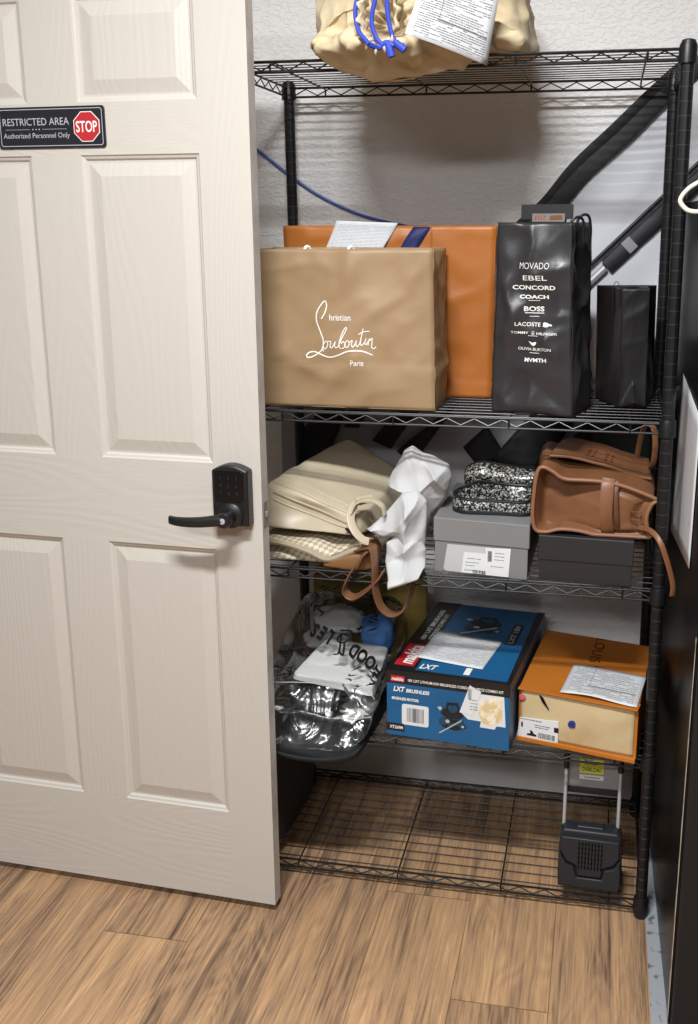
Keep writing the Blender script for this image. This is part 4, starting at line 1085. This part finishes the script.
# brown leather bag lying on the black box
ZB = Z3+.1003
t = thing('handbag', 'brown leather bag with a belt loop lying on the plain black shoe box', 'handbag', (-.13, .2, ZB))
bo = [(-.257, 1.006), (-.246, 1.020), (-.222, 1.012), (-.196, .997), (-.13, .996), (-.06, .982), (-.012, .963), (-.020, .952), (-.030, .925), (-.026, .892), (-.020, .880), (-.07, .8765), (-.12, .877), (-.165, .886), (-.205, .888), (-.235, .880), (-.254, .882), (-.262, .898), (-.262, .95)]
B2 = [(p.x, p.y) for p in resample(spline2(bo, 6, True), 110)]
BC = (-.135, .93)
def bring(y, sc, lift=0.0, dx=0.0, pinch=0):
    out = []
    for a, b in B2:
        x = BC[0]+(a-BC[0])*sc+dx; z = BC[1]+(b-BC[1])*sc
        up = smooth01((z-.94)/.05)
        z += lift*up - pinch*up*math.exp(-((x+.12)/.10)**2)
        P = V(x, y, z); P.x += .004*fbm(P, 9, 3); P.z += .004*fbm(P, 9, 6)*up
        P.z = max(P.z, ZB+.0008)
        out.append(P)
    return out
mb = MB()
loft(mb, [bring(.030, .985), bring(.026, 1.0), bring(.030, 1.012), bring(.040, 1.0), bring(.055, .97, .004), bring(.10, .98, .016), bring(.17, 1.0, .020), bring(.24, .985, .014), bring(.29, .95, .006), bring(.31, .88)], False, True)
# front panel sinks in from the rim, deepest on the left, fuller on the right
def frontfn(u, v):
    p = B2[int(round(u*110)) % 110]; s = 1-v
    x = BC[0]+(p[0]-BC[0])*.985*s; z = BC[1]+(p[1]-BC[1])*.985*s
    d = smooth01(v/.16)*(.012+.026*smooth01((-.11-x)/.12)) - smooth01(v/.35)*.016*math.exp(-((x+.075)/.05)**2)
    d += .003*fbm((x, 0, z), 18, 9)*smooth01(v/.2)
    return V(x, .030+d, z)
mb.grid(110, 26, frontfn, wrap=True)
mb.build('body', M['brown'], t, merge=True, angle=60)
mb = MB(); mb.tube([V(p.x, p.y-.001, max(p.z, ZB+.0048)) for p in bring(.0265, 1.0)], .0042, 8, closed=True); tag(mb.build('piping', M['brown_edge'], t), 'pale brown edge piping')
mb = MB()
mb.ribbon(spline([(-.110, .030, 1.000), (-.112, .020, .985), (-.113, .014, .95), (-.112, .014, .92), (-.108, .022, .893), (-.106, .034, .884)], 8), (1, 0, 0), .026, .005); mb.build('belt_loop', M['brown'], t, angle=60)
mb = MB(); mb.ribbon(spline([(-.092, .032, .995), (-.094, .022, .975), (-.093, .018, .945), (-.090, .020, .915), (-.086, .030, .892)], 8), (1, 0, 0), .010, .004); mb.build('loop_keeper', M['brown_dark'], t, angle=60)
def stitch_rect(cx, cz, w, h, y): 
    mb = MB(); mb.tube([(cx-w/2, y, cz-h/2), (cx+w/2, y, cz-h/2), (cx+w/2, y, cz+h/2), (cx-w/2, y, cz+h/2)], .0011, 6, closed=True); return mb.build('stitched_tab', M['brown_dark'], t)
stitch_rect(-.052, .925, .020, .017, .0238)
# flap over the top with cut slots
def topz(x): return lerp(1.030, .982, smooth01((x+.25)/.24))
mb = MB()
def flap(u, v):
    x = lerp(-.235+.05*v, -.022, u); y = lerp(.075+.03*u, .30, v)
    z = topz(x)+.006+.012*math.sin(math.pi*v)+.006*math.sin(math.pi*u) + .003*fbm((x, y, 0), 14, 4)
    return V(x, y, z)
mb.grid(30, 20, flap); mb.build('flap', M['brown'], t, solid=.006, angle=60)
mb = MB(); mb.tube([flap(u/24, 0)+V(0, 0, -.002) for u in range(25)], .0036, 8); tag(mb.build('flap_edge', M['brown_edge'], t), 'pale brown flap edge')
mb = MB()
for k in range(4):
    for j in range(3):
        u0 = .34+.058*k+(.07 if k > 1 else 0); v0 = .10+.09*j
        stroke(mb, [(u0, v0), (u0+.020, v0+.045)], lambda a, b: flap(a, b)+V(0, 0, .0012), .016)
        stroke(mb, [(u0+.030, v0), (u0+.014, v0+.050)], lambda a, b: flap(a, b)+V(0, 0, .0012), .012)
tag(mb.build('punched_slots', M['brown_dark'], t, smooth=False), 'dark punched slots')
mb = MB(); mb.ribbon(spline([(-.045, .035, .898), (-.022, .0, .902), (-.004, -.024, .888), (.012, -.030, .850), (.024, -.030, .812), (.028, -.029, .790), (.027, -.028, .775)], 8), lambda q: (.45, .25, .85*(1-q)+.05), .011, .0035); mb.build('strap_end', M['brown'], t, angle=60)
mb = MB(); mb.ribbon(spline([(-.030, .17, .985), (-.018, .145, 1.01), (-.016, .13, 1.05), (-.020, .13, 1.085), (-.030, .15, 1.095), (-.042, .19, 1.07), (-.05, .22, 1.0)], 8), lambda q: (.8, .5, 0), .013, .0035); mb.build('carry_strap', M['brown'], t, angle=60)

# ------------------------------------------------------------------ fourth shelf
MW, MD_, MH = .280, .445, .158
t, fr, tp = carton('tool_box_carton', 'blue power tool carton with a printed form lying on top', 'box', (-.573, .002, Z4), (.278, -.030, 0), MW, MD_, MH, 0, M['mk_blue'])
q5 = quad_inv((12, 365), (665, 462), (690, 140), (20, 22), MW, MH); F5 = lambda pts: [q5(*p) for p in pts]
decal('black_top_strip', [(0, MH-.030), (MW, MH-.030), (MW, MH), (0, MH)], fr, M['mk_black'], t, .0002, .0010)
decal('red_logo_panel', [(.010, MH-.026), (.042, MH-.026), (.042, MH-.012), (.010, MH-.012)], fr, M['mk_red'], t, .0009, .0014)
mb = MB(); mp = frame_map(fr, .0018)
put_text(mb, 'makita', mp, .026, MH-.019, w=.028, h=.009, bold=.025, shear=.25)
put_text(mb, '18V LXT LITHIUM-ION BRUSHLESS CORDLESS 2 PIECE COMBO KIT', mp, .158, MH-.0195, w=.215, h=.0065, bold=.012)
tag(mb.build('printed_lettering', M['white'], t, smooth=False), 'white lettering on the black strip'); mb = MB()
for body, x_, z_, w_, h_, sh_ in (('LXT', .030, MH-.043, .027, .0125, .25), ('BRUSHLESS', .073, MH-.0445, .054, .009, .2), ('BRUSHLESS MOTORS', .044, MH-.066, .062, .007, 0)):
    mb = MB(); put_text(mb, body, mp, x_, z_, w=w_, h=h_, bold=.035, shear=sh_); mb.build('printed_lettering', M['white'], t, smooth=False)
decal('barcode_label', rrect(.036, .030, .098, .080, .005), fr, M['label_white'], t, .0003, .0009)
bars(fr, .048, .038, .087, .072, 16, t, .0014, 4)
decal('model_panel', [(.0, .012), (.042, .012), (.042, .030), (.0, .030)], fr, M['mk_black'], t, .0003, .0008)
mb = MB(); put_text(mb, 'XT269M', frame_map(fr, .0012), .023, .021, w=.031, h=.008, bold=.02); tag(mb.build('model_lettering', M['white'], t, smooth=False), 'white model number')
# printed picture of the tools on the front
def ell(cx, cy, rx, ry, n=18): return [(cx+rx*math.cos(2*math.pi*k/n), cy+ry*math.sin(2*math.pi*k/n)) for k in range(n)]
def art(frm, ox, oy, sc, name):
    mb = MB()
    def A(pts, d=.0004, mi=0): mb.prism([(ox+a*sc, oy+b*sc) for a, b in pts], frm, .0002, d, mi)
    A([(-.55, .15), (-.45, .42), (.0, .46), (.52, .36), (.55, .12), (.3, -.05), (-.3, -.02)], .0005, 1)
    A([(-.35, .40), (-.25, .75), (.25, .78), (.38, .42), (.26, .40), (.18, .62), (-.17, .60), (-.22, .40)], .0006, 1)
    A(ell(.02, .42, .2, .16), .0008, 0)
    A([(-.62, -.35), (-.5, -.02), (.5, -.1), (.68, -.42), (.2, -.62), (-.35, -.55)], .0005, 1)
    A(ell(-.42, -.22, .22, .20), .0007, 0); A(ell(.42, -.3, .16, .15), .0007, 0)
    A([(-.2, -.3), (.25, -.22), (.28, -.34), (-.18, -.44)], .0008, 0)
    A([(-.6, .3), (-.72, .45), (-.55, .5), (-.48, .38)], .0008, 2); A(ell(-.22, -.2, .10, .09), .0009, 2); A(ell(.5, -.38, .07, .06), .0009, 2)
    A([(-.62, -.82), (-.58, -.86), (.45, -.1), (.42, -.05)], .0010, 2)
    mb.build(name, [M['mk_teal'], M['mk_dark'], M['silver_print']], t, smooth=False)
art(fr, .152, .062, .048, 'printed_tools')
decal('torn_label_remains', F5([(430, 265), (480, 150), (560, 172), (655, 192), (655, 345), (610, 338), (600, 354), (525, 340), (532, 312), (465, 300)]), fr, M['label_white'], t, .0003, .0009)
decal('torn_paper_patch', F5([(535, 215), (600, 200), (645, 215), (640, 310), (590, 335), (540, 320), (520, 270)]), fr, M['torn'], t, .0008, .0013)
decal('white_sticker', F5([(422, 262), (482, 130), (540, 168), (490, 285)]), fr, M['label_white'], t, .0012, .0018)
bars(fr, *q5(470, 200), *q5(492, 150), 6, t, .0022, 7)
rules(fr, [(q5(470, y)[0]+.004, q5(520, y)[0], q5(500, y)[1]) for y in (205, 222, 238, 252)], t, .0022, .0012, 8)
q4 = quad_inv((17, 344), (562, 440), (676, 52), (265, -8), MW, MD_); F4 = lambda pts: [q4(*p) for p in pts]
decal('black_side_band', [(0, 0), (.062, 0), (.062, MD_), (0, MD_)], tp, M['mk_black'], t, .0002, .0008)
decal('black_edge_band', [(MW-.010, 0), (MW, 0), (MW, MD_), (MW-.018, MD_)], tp, M['mk_black'], t, .0002, .0008)
decal('black_front_edge', [(0, 0), (MW, 0), (MW, .010), (0, .014)], tp, M['mk_black'], t, .0002, .0009)
decal('red_logo_panel', [(.008, .030), (.054, .030), (.054, .155), (.008, .155)], tp, M['mk_red'], t, .0009, .0013)
mb = MB(); mp = frame_map(tp, .0018)
for body, x_, y_, w_, h_, bo_, sh_, an_ in (('makita', .031, .092, .108, .034, .03, .25, math.pi/2), ('18V LXT BRUSHLESS', .030, .285, .20, .012, .02, 0, math.pi/2),
                                            ('CORDLESS COMBO KIT', .048, .275, .17, .010, .01, 0, math.pi/2), ('LXT', .088, .035, .040, .026, .03, .25, 0)):
    mb = MB(); put_text(mb, body, mp, x_, y_, w=w_, h=h_, bold=bo_, shear=sh_, ang=an_); mb.build('printed_lettering', M['white'], t, smooth=False)
mb = MB(); mb.add([mp(*q) for q in ((.170, .018), (.184, .018), (.184, .055), (.170, .055))], [(0, 1, 2, 3)]); mb.build('white_bar', M['white'], t, smooth=False)
decal('logo_plate', [(.222, .215), (.246, .215), (.246, .345), (.222, .345)], tp, M['mk_black'], t, .0003, .0009)
mb = MB(); put_text(mb, 'LXT 18V', frame_map(tp, .0014), .234, .28, w=.115, h=.014, bold=.02, ang=math.pi/2); tag(mb.build('logo_lettering', M['silver_print'], t, smooth=False), 'pale lettering')
art(tp, .152, .315, .075, 'printed_tools')
c4 = [tp[0]+tp[1]*a+tp[2]*b+V(0, 0, .0022) for a, b in F4([(155, 285), (437, 350), (518, 195), (258, 140)])]
s = sheet('printed_form', c4, M['form'], bend=lambda u, v: .0015+.0015*math.sin(3*u+2)); tag(s, 'printed white form lying on the blue tool carton', 'paper')

# orange shoe box with a drawer front
LW_, LD_, LH_ = .264, .35, .124
t, fr, tp = carton('shoe_box', 'orange shoe box with a cream front and a white label beside the blue carton', 'box', (-.281, .042, Z4), (.974, -.228, 0), LW_, LD_, LH_, 0, M['lv_orange'], e2=(.115, 1, 0))
mb = MB()
o0, e1, e3, nn0 = [Vector(q) for q in fr]
def dfn(u, v):
    a = lerp(.006, LW_-.007, u); b = lerp(.010, LH_-.003, v)
    return o0+e1*a+e3*b+nn0*(.0035+.004*math.sin(math.pi*u)*math.sin(math.pi*v)+.0018*fbm((a, b, 0), 16, 3))
mb.grid(28, 14, dfn)
df = mb.build('drawer_front', M['lv_cream'], t, solid=.003); tag(df, 'aged cream drawer front')
mb = MB(); mb.hexa([o0+e1*a+e3*b+nn0*c for b in (0, .010) for a, c in ((0, .012), (LW_, .012), (LW_, -.002), (0, -.002))]); mb.build('bottom_lip', M['lv_orange'], t, bevel=.001, smooth=False)
mb = MB(); mb.hexa([o0+e1*a+e3*b+nn0*c for b in (LH_-.002, LH_+.0012) for a, c in ((0, .011), (LW_, .013), (LW_, -.02), (0, -.02))]); mb.build('top_lip', M['lv_orange'], t, bevel=.0006, smooth=False)
q8 = quad_inv((5, 580), (610, 690), (640, 435), (8, 300), LW_, LH_)
fr2 = (o0+nn0*.0085, e1, e3, nn0)
decal('paper_label', [q8(22, 462), q8(8, 566), q8(232, 598), q8(238, 490)][::-1], fr2, M['label_white'], t, -.002, .0006)
lx0, ly0 = q8(10, 560); lx1, ly1 = q8(236, 494)
mb = MB(); mp = frame_map(fr2, .0010)
for a, b, w, h in ((.010, .6, .004, .28), (.088, .62, .010, .22)):
    mb = MB(); mb.add([mp(lx0+a-w/2, ly0+(ly1-ly0)*b-.006), mp(lx0+a+w/2, ly0+(ly1-ly0)*b-.006), mp(lx0+a+w/2, ly0+(ly1-ly0)*b+.006), mp(lx0+a-w/2, ly0+(ly1-ly0)*b+.006)], [(0, 1, 2, 3)])
    mb.build('label_mark', M['black_print'], t, smooth=False)
mb = MB()
# little shoe outline on the label
mb.add([mp(lx0+.022+a, ly0+.006+b) for a, b in ((0, 0), (.022, 0), (.022, .004), (.016, .006), (.012, .012), (.006, .014), (.008, .006), (0, .004))], [tuple(range(8))])
mb.build('shoe_picture', M['black_print'], t, smooth=False)
bars(fr2, lx0+.048, ly0+.004, lx1-.006, ly0+.017, 22, t, .0011, 9)
rules(fr2, [(lx0+.006, lx0+.055, ly1-.006), (lx0+.038, lx0+.075, ly1-.016), (lx0+.040, lx0+.07, ly1-.021)], t, .0011, .0016, 4)
def flat_blob(name, frm, cx, cy, r, seed, m, d=.003):
    pts = [(cx+r*(1+.22*noise.noise(Vector((math.cos(a)*1.5, math.sin(a)*1.5, seed))))*math.cos(a), cy+r*(1+.22*noise.noise(Vector((math.cos(a)*1.5, math.sin(a)*1.5, seed+3))))*math.sin(a)) for a in [2*math.pi*k/16 for k in range(16)]]
    mb = MB(); mb.prism(pts, frm, -.002, d); return mb.build(name, m, t, bevel=.0008, smooth=False)
bx_, by_ = q8(308, 502); flat_blob('blue_wax_dot', fr2, bx_, by_, .0085, 1, M['blue_wax'])
bx_, by_ = q8(16, 348); flat_blob('pink_sticker', fr2, max(bx_, .010), by_, .007, 4, M['pink'], .0015)
mb = MB(); mp = frame_map(tp, .0012); put_text(mb, 'LOUIS V', mp, .142, .245, w=.20, h=.026, bold=-.004, ang=-math.pi/2)
tag(mb.build('printed_lettering', M['lv_print'], t, smooth=False), 'dark brown lettering')
mb = MB(); mb.prism([q8(130, 345), q8(150, 360), q8(185, 428), q8(150, 385)], fr2, -.003, .0004); mb.build('tear_mark', M['dark_hole'], t, smooth=False)
q8t = quad_inv((8, 300), (640, 435), (668, 70), (165, 0), LW_, LD_)
c4 = [tp[0]+tp[1]*a+tp[2]*b+V(0, 0, .003) for a, b in [q8t(*p) for p in ((210, 345), (628, 440), (660, 245), (290, 175))]]
s = sheet('printed_form', c4, M['receipt'], bend=lambda u, v: .0015+.006*(1-v)**3*(.4+.6*math.sin(4*u))**2); tag(s, 'printed white form lying on the orange shoe box', 'paper')

# yellow envelope at the back
mb = softbox([(-.845, .376, Z4), (-.548, .372, Z4), (-.548, .384, Z4), (-.845, .388, Z4), (-.845, .384, .655), (-.548, .380, .665), (-.548, .392, .665), (-.845, .396, .655)], 14, 12, .004, lambda P, n, q: (lambda R: V(R.x, R.y, max(R.z, Z4+.0004)))(P+n*.002*fbm(P, 14, 2)))
tag(mb.build('padded_envelope', M['yellow_env'], merge=True), 'dull yellow padded envelope standing at the back of the fourth shelf', 'envelope')

# dark pouch under the clear bag, drooping over the shelf edge
def dsp(P, n, q):
    k = smooth01((.0-P.y)/.08); P.z -= .048*k*k*(1-((P.x+.715)/.20)**2); P = P+n*.003*fbm(P, 10, 2)
    if P.y > -.022: P.z = max(P.z, Z4+.0005)
    return P
mb = softbox([(-.866, -.094, Z4+.002), (-.598, -.074, Z4+.002), (-.598, .33, Z4), (-.866, .33, Z4), (-.862, -.088, Z4+.020), (-.60, -.068, Z4+.020), (-.60, .33, Z4+.034), (-.862, .33, Z4+.034)], 24, 6, .003, dsp)
tag(mb.build('black_pouch', M['tray'], merge=True), 'flat black pouch drooping over the shelf edge under the clear plastic bag', 'pouch')
# things inside the clear plastic bag
mb = softbox([(-.815, .060, Z4+.086), (-.612, .045, Z4+.064), (-.616, .225, Z4+.066), (-.79, .245, Z4+.068), (-.812, .062, Z4+.098), (-.612, .047, Z4+.092), (-.612, .225, Z4+.118), (-.775, .245, Z4+.120)], 16, 16, .0, lambda P, n, q: P+n*.0016*fbm(P, 16, 2))
tag(mb.build('white_package', M['white'], merge=True), 'flat white paper package inside the clear plastic bag', 'package')
mb = MB(); mb.prism([(-.790+.0, -.012), (-.700, -.012), (-.690, .03), (-.690, .12), (-.800, .12), (-.803, .03), (-.800, .005)], (V(0, 0, Z4+.0555), V(1, 0, 0), V(0, .99, .06), V(0, -.06, .99)), 0, .005)
tag(mb.build('black_card', M['mk_black'], bevel=.004, smooth=False), 'black rounded card sticking out under the white package inside the clear plastic bag', 'card')  # added black slab in place of the bag's dark die-cut handle hole
def lump(name, c, r, m, seed, label, cat):
    def dp(P, n, q): return P+n*(.010*fbm(P, 18, seed)+.006*ridge(P, 26, seed))
    c = Vector(c); r = Vector(r)
    c8 = [c+V(sx*r.x, sy*r.y, sz*r.z) for sz in (-1, 1) for sx, sy in ((-1, -1), (1, -1), (1, 1), (-1, 1))]
    tag(softbox(c8, 18, 2.6, 0, dp).build(name, m, merge=True), label, cat)
lump('crumpled_tissue', (-.748, .285, .545), (.060, .030, .030), M['tissue'], 2, 'crumpled white tissue at the back inside the clear plastic bag', 'tissue')
lump('crumpled_tissue', (-.785, .295, .485), (.06, .025, .025), M['tissue'], 6, 'lower wad of white tissue inside the clear plastic bag, behind the package', 'tissue')
M['blue_cloth'] = mat('light_blue_fabric', rgb(64, 116, 180), .7, bump=(60, .2, .001))
lump('blue_cloth', (-.650, .272, .520), (.042, .030, .045), M['blue_cloth'], 9, 'bright blue cloth inside the clear plastic bag beside the blue carton', 'cloth')
# clear film
FX, FHX = -.730, .134
def fz(y):      # bottom, top of the film at depth y
    if y < -.02:
        k = (y+.02)/-.075; return lerp(Z4+.043, .384, smooth01(k)), lerp(.505, .393, smooth01(k)**.8)
    return Z4+.043, lerp(.505, .600, smooth01((y+.02)/.36))
def film_top(x, y, off=.003):
    lo, hi = fz(y); c, h = (lo+hi)/2, (hi-lo)/2; q = min(.97, abs((x-FX)/FHX))
    return V(x, y, c+h*(1-q**5)**(1/5)+off)
t = thing('plastic_bag', 'clear plastic bag printed with black lettering and holding white and blue things', 'plastic bag', (-.72, .15, Z4))
mb = MB()
ys = [-.090, -.086, -.077, -.063, -.049, -.035, -.02, .0, .02, .05, .08, .12, .16, .2, .24, .28, .31, .335, .35, .355]
def filmfn(u, v):
    f = v*(len(ys)-1); i = min(int(f), len(ys)-2); y = lerp(ys[i], ys[i+1], f-i)
    lo, hi = fz(y); c, h = (lo+hi)/2, (hi-lo)/2
    if y > .33: h *= max(.05, math.sqrt(max(0, 1-((y-.33)/.025)**2)))
    hx = FHX*(1-.35*smooth01((-.02-y)/.075)**2)
    a = 2*math.pi*u; ca, sa = math.cos(a), math.sin(a)
    P = V(FX+hx*math.copysign(abs(ca)**.4, ca), y, c+h*math.copysign(abs(sa)**.4, sa))
    P.z += .005*fbm(P, 16, 3)+.006*ridge((P.x*1.0, P.y*.7, P.z), 17, 5)*(1 if y < 0 else .6); P.y += .004*fbm(P, 22, 8)
    return P
mb.grid(110, 70, filmfn, wrap=True); mb.build('film', M['film'], t, angle=80)
mb = MB(); pts = [filmfn(.02+.46*k/30, 6/19)+V(0, -.001, .001) for k in range(31)]
mb.tube(pts, .0011, 6); mb.build('film_seam', M['silver_print'], t)
# lettering, upside down along an arc on the top of the film
mb = MB()
arc = [('F', -.604, .060), ('O', -.627, .078), ('O', -.650, .094), ('D', -.673, .108), ('L', -.742, .146), ('E', -.762, .155), ('S', -.782, .162)]
for ch, x, y in arc:
    a = math.pi-.42
    vs_, fs_ = text_polys(ch, h=.030, bold=.05); c_, s_ = math.cos(a), math.sin(a)
    mb.add([film_top(x+(p*c_-q*s_)*.80, y+(p*s_+q*c_)*1.5, .008) for p, q in vs_], fs_)
mpf = lambda a, b: film_top(a, b, .008)
for pts in ([(lerp(-.704, x+.012, .55), lerp(.13, y-.115, .7)) for x, y in l] for l in ([(-.700, .275), (-.735, .285), (-.745, .255), (-.715, .245), (-.695, .265)], [(-.735, .28), (-.722, .20), (-.742, .19)], [(-.712, .25), (-.700, .19), (-.722, .205)], [(-.745, .30), (-.70, .30), (-.685, .28)])):
    stroke(mb, spline2(pts, 6), mpf, .005)
rnd = random.Random(5)
for bx0, by0, n_ in ((-.822, .065, 18), (-.632, .005, 12), (-.655, .24, 18), (-.80, .28, 16)):     # leafy printed ornament
    for k in range(n_):
        x, y, a = bx0+rnd.uniform(-.032, .026), by0+rnd.uniform(-.065, .065), rnd.uniform(0, 3.1)
        l = rnd.uniform(.008, .018); b_ = rnd.uniform(-.008, .008)
        stroke(mb, spline2([(x-l*math.cos(a), y-l*math.sin(a)), (x+b_, y+b_), (x+l*math.cos(a), y+l*math.sin(a))], 5), mpf, lambda q: .0012+.004*math.sin(math.pi*q))
tag(mb.build('printed_lettering', M['black_print'], t, smooth=False), 'black lettering and leaf ornament')

# ------------------------------------------------------------------ bottom shelf
t = thing('folding_cart', 'charcoal folding hand cart with steel tubes standing on the bottom shelf', 'hand cart', (-.11, .04, Z5))
CF = (V(-.1815, .012, Z5), V(.998, -.03, 0), V(0, 0, 1), V(-.03, -.998, 0))      # front plane of its folded plate
outer = [(.010, .002), (.130, .002), (.141, .010), (.144, .03), (.142, .10), (.139, .136), (.130, .143), (.012, .143), (.005, .136), (.002, .10), (.001, .03), (.004, .008)]
mb = MB(); mb.prism(outer, CF, -.050, -.008); base = mb.build('folded_platform', M['cart'], t, bevel=.006, seg=3, smooth=True, angle=40)
low = [(.006, .006), (.138, .006), (.140, .03), (.138, .080), (.128, .066), (.104, .058), (.103, .036), (.040, .036), (.039, .058), (.018, .068), (.005, .086), (.003, .03)]
mb = MB(); mb.prism([(.004, .004), (.139, .004), (.142, .03), (.139, .084), (.126, .062), (.105, .054), (.100, .030), (.044, .030), (.038, .054), (.020, .062), (.004, .090), (.002, .03)], CF, -.009, .004)
mb.build('lower_cover', M['cart'], base, bevel=.003, seg=3, smooth=True, angle=40)
mb = MB(); mb.prism([(.006, .094), (.020, .068), (.042, .060), (.046, .034), (.098, .034), (.102, .060), (.124, .068), (.137, .088), (.135, .128), (.008, .128)], CF, -.009, .001)
mb.build('vent_panel', M['cart'], base, bevel=.002, seg=2, smooth=True, angle=40)
mb = MB()
for i in range(8):
    for j in range(6): 
        x = .046+.0072*i; z = .052+.0118*j; mb.prism(rect(x, z, x+.0034, z+.0095), CF, -.001, .0013)
mb.build('vent_slots', M['dark_hole'], base, smooth=False)
mb = MB(); mb.prism(rrect(.04, .140, .10, .150, .004), CF, -.035, -.015); mb.build('carry_grip', M['cart'], base, bevel=.002)
for k, x in enumerate((-.1705, -.0505)):
    mb = MB(); mb.tube([(x, .048, Z5+.10), (x, .062, .335)], .0042, 10); tb = mb.build('telescopic_tube', M['steel'], t)
    mb = MB(); mb.tube([(x, .0605, .318), (x, .064, .372)], .0062, 10); tag(mb.build('tube_sleeve', M['black_plastic'], tb), 'black tube sleeve')
mb = MB(); mb.tube([(-.1705, .064, .366), (-.1705, .064, .372), (-.0505, .064, .372), (-.0505, .064, .366)], .0055, 10); mb.build('handle_bar', M['black_plastic'], t)
PF = (V(-.1660, .066, -.013), V(1, -.01, 0), V(0, .03, 1), V(-.01, -1, .03))
mb = MB(); mb.prism(rect(-.001, .279, .112, .372), PF, -.012, 0); pl = mb.build('back_plate', M['grey_plate'], t, bevel=.001, smooth=False); tag(pl, 'grey plate')
mb = MB(); mb.prism(rect(-.001, .264, .112, .2788), PF, -.012, .002); tag(mb.build('plate_edge', M['black_plastic'], pl, bevel=.001, smooth=False), 'black strip')
decal('yellow_label', rect(.025, .314, .078, .350), PF, M['yellow_label'], pl, .0002, .0008)
mb = MB(); mp = frame_map(PF, .0012); put_text(mb, 'DO NOT', mp, .0515, .340, w=.032, h=.0095, bold=.02); put_text(mb, 'OVERLOAD', mp, .0515, .324, w=.045, h=.0095, bold=.02)
mb.build('warning_lettering', M['black_print'], pl, smooth=False)
decal('white_label', rect(.025, .299, .079, .310), PF, M['label_white'], pl, .0002, .0008)
rules(PF, [(.036, .070, .3045)], pl, .0012, .0022, 3)

mb = softbox([(-.866, .02, Z5), (-.842, .02, Z5), (-.828, .33, Z5), (-.862, .33, Z5), (-.862, .03, .33), (-.848, .03, .33), (-.836, .31, .345), (-.862, .31, .345)], 18, 5, .003, lambda P, n, q: V(P.x+.004*fbm(P, 9, 2), P.y, max(P.z, Z5+.0004)))
tag(mb.build('fabric_bag', M['navy_fab'], merge=True), 'dark navy fabric bag standing at the left end of the bottom shelf', 'bag')
